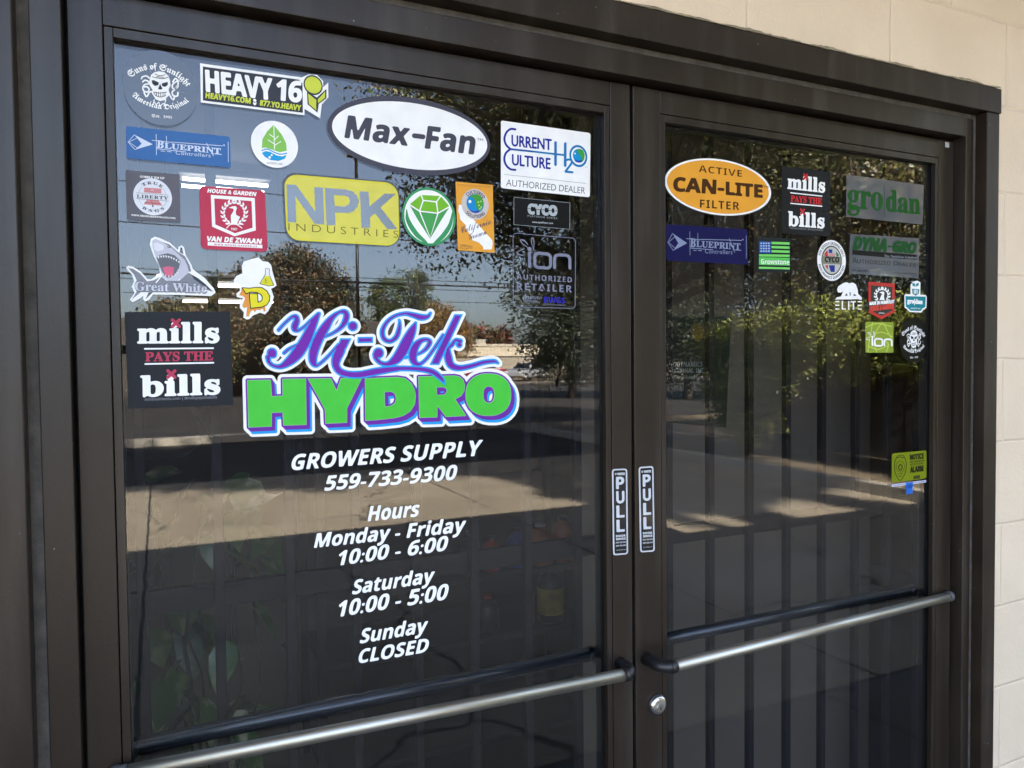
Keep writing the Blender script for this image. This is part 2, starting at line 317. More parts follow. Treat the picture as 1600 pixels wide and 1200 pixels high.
mb = MB(); mb.lathe([(.0085, -.0004), (.0085, -.0016), (.0078, -.002)], (.9725, -.0105, .9415), 'y', 24); mb.build('lock_plug', mat('dull_plug', (.40, .39, .37), .35, metal=1), lk)
MB().box(.9717, .9733, -.0134, -.0122, .9375, .9435).build('keyhole', M['gasket'], lk)
MB().lathe([(.0205, 0), (.0195, -.0035), (.0186, -.0038)], (.9725, -.0001, .945), 'y', 36).build('lock_collar', mat('collar_grey', (.06, .06, .065), .35, metal=.6), lk)
mb = MB(); mb.box(1.8125, 1.8265, -.0016, -.0002, 2.119, 2.1315, .0005); mb.build('white_tab', mat('translucent_tab', (.42, .42, .42), .4), dr)

# ------------------------------------------------------------------ security gates behind the doors
def gate(label, x0, x1, xs):
    g = thing('security_gate', ((x0+x1)/2, .12, 0), label, 'security gate', 'folding security gates behind the doors')
    for x in xs: 
        MB().box(x-.008, x+.008, .116, .132, .04, 2.45, .002).build('bar', M['gate'], g)
    for z in (.10, 1.235, 2.40):
        MB().box(x0, x1, .1325, .150, z-.02, z+.02, .002).build('rail', M['gate'], g)
bars = [1.094+.1135*k for k in range(-11, 8)]
gate('black barred security gate behind the right glass door', .955, 1.92, [x for x in bars if .95 < x < 1.92])
gate('black barred security gate behind the left glass door', -.16, .945, [x for x in bars if x < .95])
# ------------------------------------------------------------------ inside the shop
def ceiling_light(x0, x1, y, z, label):
    t = thing('ceiling_light', ((x0+x1)/2, y, z), label, 'ceiling light', 'fluorescent ceiling lights')
    MB().box(x0, x1, y-.09, y+.09, z+.03, z+.075, .005).build('housing', mat('grey_housing', (.12, .12, .115), .6), t)
    for dy in (-.085, .085): MB().tube([(x0+.02, y+dy, z), (x1-.02, y+dy, z)], .0085, 12).build('tube', M['tube'], t)
lights = []
def pxI(x, y, Y): p = P(x, y, Y); return p
a, c = pxI(278, 284, 3.2), pxI(421, 302, 3.2); ceiling_light(a.x, c.x, 3.2, a.z, 'lit twin tube ceiling light nearest the door, seen above the pink square sticker')
a, c = pxI(283, 444, 6.6), pxI(428, 455, 6.6); ceiling_light(a.x, c.x, 6.6, a.z, 'lit twin tube ceiling light farther back in the shop, level with the shark sticker')
a, c = pxI(283, 470, 8.2), pxI(428, 480, 8.2); ceiling_light(a.x, c.x, 8.2, a.z, 'lit twin tube ceiling light farthest back in the shop, lowest of the three')
# brown panel and posters behind the right door's gate
pn = thing('partition_screen', (1.45, .31, 0), 'brown grey screen standing behind the gate of the right door', 'screen')
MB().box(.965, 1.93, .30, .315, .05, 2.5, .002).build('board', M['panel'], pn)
for x in (1.0, 1.9): MB().box(x-.02, x+.02, .316, .42, .012, .05, .003).build('foot', M['roomdark'], pn)
def poster(name, label, px_quad, Y, base, lines):
    q = [P(x, y, Y) for x, y in px_quad]
    t = thing(name, tuple(sum(q, Vector())/4), label, 'poster')
    mb = MB(); mb.poly(q); mb.build('sheet', base, t, recalc=False)
    return t
# potted vine on a stand, lower left
def leaf_mesh(mb, c, ln, wd, yaw, pitch, roll, mi=0):
    mb.mi = mi
    M3 = Matrix.Rotation(yaw, 3, 'Z') @ Matrix.Rotation(pitch, 3, 'X') @ Matrix.Rotation(roll, 3, 'Y')
    prof = [(0, 0), (.12, .38), (.35, .5), (.6, .40), (.82, .2), (1, 0)]
    rows = []
    for t, wv in prof:
        row = []
        for sgn in (-1, 0, 1):
            p = Vector((sgn*wv*wd, t*ln, -.25*ln*t*t+abs(sgn)*wv*.25*wd)); row.append(mb.bm.verts.new(Vector(c)+M3 @ p))
        rows.append(row)
    for i in range(len(rows)-1):
        for k in range(2):
            f = mb.bm.faces.new((rows[i][k], rows[i][k+1], rows[i+1][k+1], rows[i+1][k])); f.smooth = True; f.material_index = mi
vine = thing('potted_vine', (.19, .46, 0), 'trailing green and cream house plant behind the lower left of the left door', 'house plant')
MB().lathe([(.16, .30), (.20, .55), (.22, .62), (.20, .62)], (.19, .50, 0)).build('pot', mat('dark_pot', (.03, .025, .02), .6), vine)
MB().lathe([(.2, .02), (.2, .05), (.04, .06), (.04, .29), (.17, .295), (.17, .30)], (.19, .50, 0)).build('plant_stand', M['blackmetal'], vine)
mb = MB()
for k in range(95):
    leaf_mesh(mb, (.19+random.gauss(0, .085), .42+random.uniform(-.05, .12), random.uniform(.55, 1.42)), random.uniform(.07, .12), random.uniform(.05, .08), random.uniform(-2.2, 2.2)+math.pi, random.uniform(-1.2, .2), random.uniform(-.6, .6), random.choice((0, 0, 0, 1)))
def varieg(name, c0, c1):
    m = mat(name, c0, .35); nt = m.node_tree; N = nt.nodes; L = nt.links
    tc = N.new('ShaderNodeTexCoord'); n = N.new('ShaderNodeTexNoise'); n.inputs['Scale'].default_value = 26; n.inputs['Detail'].default_value = 5
    r = N.new('ShaderNodeValToRGB'); e = r.color_ramp.elements; e[0].position = .5; e[1].position = .62; e[0].color = (*c0, 1); e[1].color = (*c1, 1)
    L.new(tc.outputs['Object'], n.inputs['Vector']); L.new(n.outputs['Fac'], r.inputs['Fac']); L.new(r.outputs[0], N['Principled BSDF'].inputs['Base Color']); return m
mb.build('leaves', [varieg('vine_leaf', (.03, .085, .02), (.12, .16, .06)), varieg('vine_leaf_pale', (.06, .11, .035), (.28, .29, .2))], vine, recalc=False)
mb = MB()
for k in range(9):
    x = .19+random.gauss(0, .07); y = .44+random.uniform(-.04, .06)
    mb.tube([(.19, .50, .6), (x, y, random.uniform(.9, 1.1)), (x+random.gauss(0, .03), y, random.uniform(1.2, 1.4))], .003, 6)
mb.build('stem', M['leafD'], vine)
hp = thing('hanging_planter', (.235, .45, 1.5), 'dark hanging planter bowl with leaves inside the shop, below the large black sticker', 'planter')
q = P(245, 680, .45); MB().lathe([(.01, -.045), (.055, -.043), (.082, -.02), (.075, .03), (.05, .065), (.045, .07)], q, 'z', 24).build('bowl', M['gasket'], hp)
mb = MB()
for k in range(3): mb.tube([(q.x+.05*math.cos(k*2.1), q.y+.05*math.sin(k*2.1), q.z+.06), (q.x, q.y, q.z+1.1)], .002, 5)
mb.build('hanger', M['blackmetal'], hp)
mb = MB()
for k in range(16): leaf_mesh(mb, (q.x+random.gauss(0, .05), q.y+random.gauss(0, .04), q.z+random.uniform(.04, .12)), random.uniform(.06, .1), .05, random.uniform(-3, 3), random.uniform(-1.2, .3), random.uniform(-.5, .5), 0)
mb.build('leaves', varieg('planter_leaf', (.012, .03, .01), (.05, .06, .03)), hp, recalc=False)
# shelf of bottles and jugs behind the right half of the left door
sh = thing('display_shelf', (1.1, 1.75, 0), 'dark shelf of garden products inside the shop behind the left door', 'shelf')
Z1, Z2 = P(840, 972, 1.62).z, P(840, 880, 1.62).z
for z in (Z1-.42, Z1-.012, Z2-.012): MB().box(.62, 1.75, 1.55, 1.95, z-.012, z+.012, .003).build('shelf_board', M['roomdark'], sh)
for x in (.62, 1.75): 
    for y in (1.56, 1.94): MB().box(x-.015, x+.015, y-.015, y+.015, .012, 1.6).build('post', M['blackmetal'], sh)
def bottle(x, y, z, r, h, col, cap, label, cat='bottle', lab=None):
    t = thing('bottle' if cat == 'bottle' else 'jug', (x, y, z), label, cat, 'bottles on the dark shelf')
    MB().lathe([(r*.92, 0), (r, .01), (r, h*.68), (r*.8, h*.78), (r*.36, h*.86), (r*.36, h*.92)], (x, y, z), 'z', 20).build('body', col, t)
    MB().lathe([(r*.42, h*.915), (r*.42, h), (r*.38, h*1.003)], (x, y, z), 'z', 16).build('cap', cap, t)
    if lab: MB().lathe([(r*1.01, h*.15), (r*1.012, h*.16), (r*1.012, h*.60), (r*1.01, h*.61)], (x, y, z), 'z', 20).build('label_band', lab, t)
    if cat == 'jug': MB().tube([(x+r*.3, y, z+h*.86), (x+r*.95, y, z+h*.84), (x+r*1.0, y, z+h*.62)], r*.13, 10).build('handle', col, t)
cR = mat('red_plastic', (.42, .035, .05), .4); cY = mat('yellow_label', (.40, .28, .04), .5, var=.5, vscale=12); cK = mat('black_plastic', (.02, .02, .02), .35); cO = mat('rust_plastic', (.34, .085, .03), .5); cB = mat('blue_plastic', (.03, .06, .28), .4); cW = mat('grey_plastic', (.35, .36, .38), .5)
def bx_(px, Z): return P(px, 900, 1.62).x
bottle(bx_(827, 0), 1.62, Z1, .020, .17, cR, cR, 'slim red bottle beside the yellow labelled jug on the shelf')
bottle(bx_(860, 0), 1.62, Z1, .058, .24, cK, cK, 'dark jug with a yellow label on the shelf in the shop', 'jug', cY)
bottle(bx_(762, 0), 1.62, Z1, .045, .15, cK, cR, 'dark bottle with a red cap left of the slim red bottle')
bottle(bx_(768, 0), 1.62, Z2, .035, .14, cR, cK, 'short red bottle with a black cap on the top shelf')
bottle(bx_(845, 0), 1.62, Z2, .055, .17, cO, cW, 'rust coloured bottle on the top shelf with a grey cap')
bottle(bx_(880, 0), 1.62, Z2, .05, .19, cO, cK, 'rust coloured bottle on the top shelf with a black cap')
bottle(bx_(912, 0), 1.62, Z2, .04, .22, cB, cW, 'blue bottle at the right end of the top shelf')
bottle(bx_(808, 0), 1.62, Z2, .04, .16, cB, cK, 'blue bottle with a black cap on the top shelf')
bottle(bx_(735, 0), 1.62, Z2, .04, .17, cK, cW, 'black bottle with a grey cap at the left of the top shelf')

# ------------------------------------------------------------------ outdoors, what the glass reflects
def sheet(name, x0, x1, y0, y1, z, m):
    mb = MB(); mb.poly([(x0, y0, z), (x1, y0, z), (x1, y1, z), (x0, y1, z)]); return tag(mb.build(name, m, recalc=False), kind='structure')
M['conc'] = ground_mat('tan_concrete', (.26, .215, .155), (.36, .30, .215), (3.4, 40), crack=True)
M['walk'] = ground_mat('sidewalk_concrete', (.105, .10, .092), (.15, .14, .125), (1.5, 1.37))
M['asph'] = ground_mat('shaded_asphalt', (.032, .03, .028), (.055, .05, .045))  # asphalt colour kept extra dark to put shade on street and lot
M['dirt'] = ground_mat('dry_ground', (.14, .11, .075), (.22, .17, .11), speck=30)
sheet('ground', -700, 700, -1300, 700, -.012, M['dirt'])
sheet('apron', -40, 7.70, -9.9, -1.40, 0, M['conc'])
sheet('shaded_lot', -40, 7.70, -15.2, -9.9, -.001, M['asph'])  # continues the apron; dark colour deepens the tree shade here
sheet('street', -300, 300, -46, -16.4, -.004, M['asph'])
sheet('sidewalk', -9, 14, -1.40, .2, .004, M['walk'])
M['curb'] = ground_mat('curb_concrete', (.30, .27, .22), (.40, .36, .29), (2.5, 50))
mb = MB(); mb.box(7.70, 7.86, -14, -2.0, -.01, .14, .012); tag(mb.build('planter_curb', M['curb']), kind='structure')
mb = MB(); mb.box(-40, 7.7, -15.6, -15.2, -.01, .14, .012); tag(mb.build('street_curb', M['curb']), kind='structure')
sheet('planter_soil', 7.86, 15, -14, -2.0, .08, M['dirt'])
def cloud(lobes, n, size, clump=26, shell=.55):
    """leaf centres: clumps spread through the lobes, denser towards the outside"""
    vol = np.array([l[3]*l[4]*l[5] for l in lobes]); nc = max(4, n//clump)
    which = rng.choice(len(lobes), nc, p=vol/vol.sum()); L = np.array(lobes)[which]
    d = rng.normal(size=(nc, 3)); d /= np.linalg.norm(d, axis=1)[:, None]
    r = (shell+(1-shell)*rng.random(nc))*(1+.16*rng.normal(size=nc))
    c = L[:, :3]+d*r[:, None]*L[:, 3:6]
    sp = L[:, 3:6].min(axis=1)*.15
    p = np.repeat(c, clump, 0)+rng.normal(size=(nc*clump, 3))*np.repeat(sp, clump)[:, None]*np.array([1.2, 1.2, .8])
    return p, np.repeat(rng.random(nc), clump)
def leaves(name, lobes, n, size, mats, wts, parent, clump=26, shell=.55, droop=0.):
    p, cv = cloud(lobes, n, size, clump, shell); n = len(p)
    a = rng.normal(size=(n, 3)); a[:, 2] -= droop; a /= np.linalg.norm(a, axis=1)[:, None]
    h = rng.normal(size=(n, 3)); bvec = np.cross(a, h); bvec /= np.linalg.norm(bvec, axis=1)[:, None]
    s = size*(.6+.8*rng.random(n))[:, None]
    v = np.stack([p-a*s*.5, p+bvec*s*.28, p+a*s*.5, p-bvec*s*.28], 1).reshape(-1, 3)
    off = np.array(parent.location); v = v-off
    me = bpy.data.meshes.new(name); me.from_pydata(v.tolist(), [], np.arange(4*n).reshape(-1, 4).tolist())
    cum = np.cumsum(np.array(wts)/sum(wts)); mi = np.searchsorted(cum, np.clip(.65*cv+.35*rng.random(n), 0, .9999))
    me.polygons.foreach_set('material_index', mi.astype(np.int32)); 
    for m in mats: me.materials.append(m)
    o = bpy.data.objects.new(name, me); COL.objects.link(o); o.parent = parent; return o
def tree(name, label, x, y, lobes, n, size, mats, wts, rt=.16, group=None, cat='tree', shell=.55):
    """lobes: (dx, dy, z, rx, ry, rz) about the trunk"""
    t = thing(name, (x, y, 0), label, cat, group)
    LB = [(x+l[0], y+l[1], l[2], l[3], l[4], l[5]) for l in lobes]
    top = max(l[2] for l in LB); low = min(l[2]-l[5]*.5 for l in LB)
    mb = MB(); k = [(x, y, -.05), (x+.05, y, low*.5), (x-.04, y+.04, low), (x, y, top)]
    mb.tube(k, [rt*1.25, rt, rt*.8, rt*.2], 10)
    for l in LB:
        s = Vector((x, y, max(.4, low*random.uniform(.7, 1.0)))); e = Vector(l[:3]); m = s.lerp(e, .5)+Vector((random.gauss(0, .15), random.gauss(0, .15), .2*l[5]))
        mb.tube([s, m, e], [rt*.42, rt*.24, rt*.06], 7)
        for q in range(3):
            e2 = e+Vector((random.gauss(0, .5)*l[3], random.gauss(0, .5)*l[4], random.gauss(.1, .4)*l[5])); mb.tube([m, m.lerp(e2, .6), e2], [rt*.22, rt*.14, rt*.04], 6)
    mb.build('trunk', M['bark'], t)
    leaves('crown', LB, n, size, mats, wts, t, shell=shell)
    return t
A_, B_, C_, D_, Y_, R_2, O_ = (M['leaf'+k] for k in 'ABCDYRO')
# big shade tree in the planter to the right: its canopy fills the upper part of the reflections
tree('shade_tree', 'large olive brown shade tree by the parking lot, reflected in both doors', 8.06, -10.6,
     [(-2.7, .6, 5.6, 1.7, 2.0, 1.6), (-1.5, 3.6, 5.0, 1.5, 1.3, 1.1), (1.6, 4.6, 4.7, 1.5, 1.3, 1.0), (4.2, 4.2, 4.2, 1.6, 1.4, 1.0), (-2.0, 1.2, 3.7, 1.5, 1.5, 1.1), (-.9, 1.2, 3.3, 1.3, 1.3, .9), (1.6, 1.5, 3.3, 1.8, 1.5, .9), (-1.2, 1.6, 5.2, 2.3, 2.2, 1.7), (1.3, 1.4, 5.0, 2.3, 2.3, 1.6), (3.4, 1.8, 4.6, 2.0, 2.2, 1.4), (-2.4, -1.5, 7.2, 2.2, 2.2, 1.6), (.4, 0, 7.4, 2.6, 2.4, 1.7), (2.8, .6, 6.8, 2.2, 2.2, 1.6), (-3.9, 1.0, 4.0, .9, 1.0, .9), (-2.6, 2.2, 6.4, 1.6, 1.6, 1.3), (.4, 3.2, 4.3, 1.6, 1.4, .9), (3.0, 4.0, 4.1, 1.8, 1.6, .9)],
     230000, .072, [D_, A_, B_, C_, M['leafP']], [.22, .2, .22, .16, .2], .22)
# trees across the street
tree('street_tree', 'broad brown green tree across the street, largest of the row in the reflection', 6.0, -36.5, [(-1.6, 0, 4.9, 1.7, 1.7, 1.5), (.2, 0, 6.0, 1.6, 1.6, 1.4), (1.7, 0, 4.8, 1.6, 1.6, 1.6), (0, .5, 3.6, 2.6, 2.0, 1.6), (2.6, 0, 3.2, 1.2, 1.2, 1.5), (-2.6, 0, 3.2, 1.3, 1.3, 1.5), (1.2, .3, 2.0, 2.4, 1.6, 1.4)], 60000, .16, [D_, C_, B_], [.52, .38, .10], .2, 'trees across the street', shell=.35)
tree('street_tree', 'low brown tree across the street left of the broad tree', 1.6, -36, [(-.6, 0, 3.4, 1.6, 1.4, 1.2), (.9, 0, 4.5, 1.2, 1.2, 1.1), (0, 0, 2.0, 2.0, 1.5, 1.3)], 22000, .16, [D_, B_, C_], [.5, .15, .35], .15, 'trees across the street')
tree('street_tree', 'slim loose dark green tree across the street right of the broad tree', 13.6, -47, [(0, 0, 6.0, 1.2, 1.2, 1.3), (.4, 0, 4.0, 1.5, 1.4, 1.4), (-.6, 0, 2.4, 1.4, 1.2, 1.4)], 11000, .16, [D_, A_, B_], [.4, .3, .3], .14, 'trees across the street')
tree('street_tree', 'taller dark green tree standing between the slim tree and the orange tree', 15.6, -47, [(0, 0, 6.5, 1.2, 1.2, 1.3), (.6, 0, 4.9, 1.3, 1.3, 1.3), (-.4, 0, 3.6, 1.6, 1.4, 1.4), (.3, 0, 2.0, 1.7, 1.4, 1.4)], 14000, .16, [D_, A_, B_], [.45, .3, .25], .15, 'trees across the street')
tree('street_tree', 'orange brown autumn tree across the street', 16.9, -45, [(0, 0, 4.0, 1.4, 1.4, 1.3), (.9, 0, 3.0, 1.3, 1.3, 1.2), (-.5, 0, 2.5, 1.3, 1.3, 1.2)], 12000, .15, [O_, C_, B_], [.5, .3, .2], .15, 'trees across the street')
tree('street_tree', 'reddish autumn tree behind the low cream building', 31.5, -76, [(-1.4, 0, 4.6, 1.8, 1.8, 1.5), (1.2, 0, 4.3, 1.8, 1.8, 1.6), (3.4, 0, 4.0, 1.6, 1.6, 1.5), (0, 0, 2.5, 3.0, 2, 1.8)], 7000, .36, [D_, R_2, C_, A_], [.35, .25, .2, .2], .2, 'trees across the street')
tree('street_tree', 'dark dense tree at the far right across the street', 33, -46, [(0, 0, 5.6, 2.4, 2.4, 2.0), (-2.5, 0, 4.2, 2.2, 2, 1.8), (2.2, 0, 4.2, 2.2, 2, 1.8), (0, 0, 2.4, 3.4, 2.4, 1.7)], 8000, .34, [D_, A_, B_], [.55, .25, .2], .2, 'trees across the street')
tree('street_tree', 'dark dense tree behind the broad tree and the brown house', 9.6, -54, [(0, 0, 4.6, 2.4, 2.4, 1.8), (-2.5, 0, 3.6, 2.2, 2, 1.8), (2.6, 0, 3.6, 2.2, 2, 1.8)], 5000, .36, [D_, A_, B_], [.55, .25, .2], .2, 'trees across the street')
tree('street_tree', 'dark tree at the left end across the street', -4.5, -46, [(0, 0, 3.4, 2.4, 2.4, 1.6), (2.5, 0, 2.6, 2.2, 2, 1.4), (-2.6, 0, 3.0, 2.2, 2, 1.6)], 5000, .34, [D_, A_, C_], [.5, .25, .25], .2, 'trees across the street')
for k_, (x_, y_, z_, r_) in enumerate(((16.2, -27, 5.2, 2.4), (19.6, -23.5, 5.0, 2.8), (22.5, -19.5, 5.6, 3.0), (24.5, -15.5, 5.4, 3.0), (26.5, -11.0, 5.4, 3.0))):
    lb_ = ('first dark tree right of the parking lot, nearest the street', 'second dark tree right of the parking lot from the street', 'middle dark tree of the five right of the parking lot', 'fourth dark tree right of the parking lot from the street', 'last dark tree right of the parking lot, farthest from the street')[k_]
    tree('side_tree', lb_, x_, y_, [(0, 0, z_, r_, r_, 1.8), (-1.2, .8, z_-1.9, r_*.9, r_*.9, 1.6), (1.3, -.8, z_-1.6, r_*.9, r_*.9, 1.6), (0, 0, 1.7, r_*1.05, r_*.9, 1.3)], 24000, .14, [D_, A_, C_, B_], [.88, .05, .05, .02], .18, 'dark trees right of the parking lot', shell=.4)
# hedge, climbing shrub and bush in the planter
def shrub(name, label, lobes, n, size, mats, wts, stems, cat='shrub'):
    c = np.mean([l[:2] for l in lobes], 0); t = thing(name, (float(c[0]), float(c[1]), .08), label, cat)
    mb = MB()
    for sx, sy, sz in stems: mb.tube([(sx, sy, .05), (sx+random.gauss(0, .08), sy+random.gauss(0, .08), sz*.6), (sx+random.gauss(0, .15), sy+random.gauss(0, .15), sz)], [.035, .025, .008], 7)
    mb.build('stems', M['bark'], t); leaves('foliage', lobes, n, size, mats, wts, t, clump=18); return t
shrub('hedge', 'tall yellow green hedge in the planter, reflected in the middle of the right door', [(9.3, -8.2+.9*k, 1.9+.12*math.sin(k*2.1), .75, .75, .55) for k in range(7)], 44000, .062, [D_, A_, Y_, B_], [.1, .2, .5, .2], [(9.3, -8.2+.8*k, 1.9) for k in range(8)], 'hedge')
shrub('climbing_shrub', 'drooping light green shrub hanging down from the end of the hedge', [(8.6, -8.3, 1.75, .6, .75, .5), (8.5, -8.0, 1.15, .5, .7, .5), (8.45, -7.8, .65, .4, .55, .38), (8.7, -7.2, 1.5, .4, .4, .5)], 24000, .06, [A_, Y_, B_, D_], [.35, .22, .28, .15], [(8.6, -8.2, 1.7), (8.5, -7.9, 1.2)])
shrub('small_bush', 'small sparse green bush by the planter curb', [(8.3, -11.0, .75, .45, .4, .35), (8.2, -10.7, .5, .3, .3, .25)], 1200, .085, [A_, Y_, D_], [.4, .3, .3], [(8.3, -11, .7), (8.2, -10.8, .6)], 'bush')
t = thing('garden_wall', (10.2, -5.5, 0), 'low dark brown wall standing behind the hedge', 'wall')
MB().box(10.05, 10.25, -9.5, -2.2, 0, 1.95, .01).build('wall_body', mat('brown_stucco', (.10, .085, .07), .85, var=.2, vscale=2, bump=.4), t); MB().box(10.02, 10.28, -9.52, -2.18, 1.951, 2.0, .008).build('wall_cap', M['curb'], t)
# tall trees behind the shop that shade the middle of the lot
def tall(x, y, lob, label): tree('tall_tree', label, x, y, lob, 17000, .42, [A_, B_, D_], [.4, .3, .3], .3, 'tall trees behind the shop')
tall(-4, 11.5, [(-3, 0, 16.6, 3.4, 2, 1.6), (1, 0, 17.0, 3.4, 2, 1.6), (-6, 0, 17.0, 3.2, 2, 1.5), (4, 0, 16.4, 2.4, 1.8, 1.5)], 'tall bare stemmed tree behind the left half of the shop')
tall(5, 11.5, [(-3, 0, 16.4, 2.6, 1.8, 1.7), (0, 0, 15.6, 2.4, 1.8, 1.7), (.9, 0, 14.6, 1.8, 1.8, 2.0), (.4, 0, 12.9, 1.6, 1.6, 1.1), (1.0, 0, 12.3, 1.3, 1.5, .6), (1.2, 0, 13.4, 1.15, 1.5, 1.0), (-2, 0, 18.2, 3, 1.8, 1.4), (.2, 0, 17.2, 2.2, 1.8, 1.4)], 'tall bare stemmed tree behind the right half of the shop')
# power lines and their poles
M['wood'] = mat('pole_wood', (.09, .07, .055), .9, var=.3, vscale=5); M['wire'] = mat('black_wire', (.012, .012, .012), .6)
for x, lb in ((-24, 'wooden utility pole at the left end of the power lines'), (46, 'wooden utility pole at the right end of the power lines')):
    t = thing('utility_pole', (x, -24.8, 0), lb, 'utility pole', 'utility poles'); MB().tube([(x, -24.8, -.1), (x, -24.8, 8.2)], [.15, .1], 14).build('pole', M['wood'], t); MB().box(x-.06, x+.06, -25.9, -23.9, 7.15, 7.27).build('crossarm', M['wood'], t)
def wire(z, y, r, sag, label):
    pts = [(x, y, z-sag*(1-((x-11)/35)**2)) for x in np.linspace(-24, 46, 25)]
    t = MB().tube(pts, r, 6); tag(t.build('power_line', M['wire']), label, 'power line', 'power lines over the street')
wire(7.45, -25.2, .016, .15, 'highest of the power lines reflected in the left door')
wire(6.05, -24.6, .020, .12, 'second highest power line, passing just under the yellow sticker')
wire(4.55, -24.8, .032, .15, 'thickest power line, above the purple script lettering'); wire(4.72, -24.9, .012, .15, 'thin power line just over the thickest one')
wire(4.38, -24.7, .012, .15, 'thin power line just under the thickest one'); wire(4.1, -24.8, .010, .3, 'lowest of the thin power lines')
# brown house, low cream building, fence, cars
hs = thing('brown_house', (6, -41, 0), 'dark brown house under the trees across the street', 'house')
MB().box(-6, 12.5, -46, -41, 0, 2.7).build('wall', mat('brown_siding', (.055, .048, .04), .85, var=.2), hs)
mb = MB(); mb.poly([(-6.6, -40.4, 2.6), (13.1, -40.4, 2.6), (13.1, -43.5, 4.1), (-6.6, -43.5, 4.1)]); mb.poly([(-6.6, -43.5, 4.1), (13.1, -43.5, 4.1), (13.1, -46.6, 2.6), (-6.6, -46.6, 2.6)]); mb.poly([(13.1, -40.4, 2.6), (13.1, -46.6, 2.6), (13.1, -43.5, 4.1)]); mb.poly([(-6.6, -40.4, 2.6), (-6.6, -43.5, 4.1), (-6.6, -46.6, 2.6)]); mb.build('roof', mat('brown_shingle', (.06, .05, .042), .9, var=.3, vscale=3), hs)
for x0, x1 in ((3.6, 4.7), (7.2, 8.4), (10.3, 11.4)):
    MB().box(x0, x1, -40.99, -40.93, .9, 2.1).build('window', mat('dark_window', (.02, .025, .03), .1), hs)
for x in (5.2, 6.3, 9.2): MB().box(x, x+.16, -40.9, -40.7, 0, 2.59).build('porch_post', mat('tan_post', (.42, .36, .25), .7), hs)
cb = thing('cream_building', (29, -68, 0), 'low flat cream building with a ribbed fascia, far across the street', 'building')
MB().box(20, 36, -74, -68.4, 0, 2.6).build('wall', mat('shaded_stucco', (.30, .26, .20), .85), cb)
mb = MB()
for k in range(40): mb.box(20+.4*k, 20.36+.4*k, -68.5, -68.2, 2.15, 3.1)
mb.build('fascia', mat('cream_fascia', (.60, .52, .38), .7), cb); MB().box(19.8, 36.2, -74.2, -68.1, 3.1, 3.35).build('roof', mat('cream_roof', (.45, .40, .30), .8), cb)
for x in (25.5, 29.5): MB().box(x, x+1.1, -71, -70, 3.35, 3.9).build('roof_vent', M['curb'], cb)
fe = thing('chain_fence', (30, -44, 0), 'thin metal chain fence in front of the parked cars across the street', 'fence')
for k in range(9): MB().tube([(17+3.2*k, -44, 0), (17+3.2*k, -44, 1.9)], .035, 8).build('post', M['steel'], fe)
mb = MB()
for z in (.15, 1.05, 1.88): mb.tube([(17, -44, z), (42.6, -44, z)], .022, 6)
mb.build('rail', M['steel'], fe)
def car(x, y, rot, paint, label):
    t = thing('parked_car', (0, 0, 0), label, 'car', 'cars parked across the street')
    prof = [(-2.15, .42), (-2.18, .78), (-2.05, .95), (-1.9, 1.0), (-1.3, 1.38), (-.6, 1.47), (.2, 1.44), (1.0, 1.0), (1.9, .86), (2.15, .68), (2.15, .42), (1.75, .30), (-1.7, .30)]
    mb = MB(); rows = []
    for yy, sc_ in ((-.86, .0), (-.80, 1), (.80, 1), (.86, 0)):
        row = []
        for px_, pz in prof:
            inset = .16 if pz > 1.05 else 0
            w_ = yy*(1-inset*.9) if pz > 1.05 else yy
            row.append(mb.bm.verts.new((px_*(1 if sc_ else .985), w_, pz if sc_ else (pz-.03 if pz > .6 else pz+.03))))
        rows.append(row)
    n = len(prof)
    for i in range(3):
        for k in range(n): f = mb.bm.faces.new((rows[i][k], rows[i][(k+1) % n], rows[i+1][(k+1) % n], rows[i+1][k])); f.smooth = False
    mb.bm.faces.new(rows[0]); mb.bm.faces.new(rows[3][::-1])
    parts = [mb.build('body', paint, t)]
    gm = mat('car_glass', (.015, .018, .02), .05)
    for s in (-1, 1):
        mb = MB(); mb.poly([(-1.75, s*.80, 1.02), (-1.22, s*.757, 1.33), (-.35, s*.752, 1.40), (-.35, s*.80, 1.02)]); mb.poly([(-.27, s*.80, 1.02), (-.27, s*.752, 1.40), (.18, s*.757, 1.37), (.85, s*.80, 1.02)])
        bmesh.ops.translate(mb.bm, verts=mb.bm.verts[:], vec=(0, s*.075, 0)); parts.append(mb.build('side_window', gm, t, recalc=False))
    mb = MB(); mb.poly([(.27, -.62, 1.42), (.27, .62, 1.42), (.97, .72, 1.035), (.97, -.72, 1.035)]); bmesh.ops.translate(mb.bm, verts=mb.bm.verts[:], vec=(.02, 0, .02)); parts.append(mb.build('windscreen', gm, t, recalc=False))
    for xx in (-1.35, 1.35):
        for s in (-1, 1):
            tr = MB().lathe([(.2, -.1), (.31, -.1), (.33, -.06), (.33, .06), (.31, .1), (.2, .1)], (xx, s*.78, .33), 'y', 22).build('wheel', M['gasket'], t)
            MB().lathe([(.03, -.105), (.2, -.103), (.2, .103), (.03, .105)], (xx, s*.78, .33), 'y', 18).build('rim', M['alum'], tr)
    for s in (-1, 1):
        MB().box(2.06, 2.17, s*.62-.14, s*.62+.14, .68, .80, .02).build('headlight', M['white'], t); MB().box(-2.2, -2.1, s*.66-.1, s*.66+.1, .72, .92, .02).build('tail_light', cR, t)
    t.location = (x, y, 0); t.rotation_euler = (0, 0, rot); return t
car(27.4, -54.0, R_(150), mat('silver_paint', (.62, .62, .63), .3, metal=.5, coat=.6), 'silver hatchback parked behind the chain fence')
car(26.3, -59.5, R_(12), mat('red_paint', (.35, .02, .03), .3, coat=.6), 'dark red car parked behind the silver hatchback')
car(20.5, -60.5, R_(170), mat('charcoal_paint', (.03, .032, .036), .3, coat=.6), 'charcoal car parked to the left of the red car')
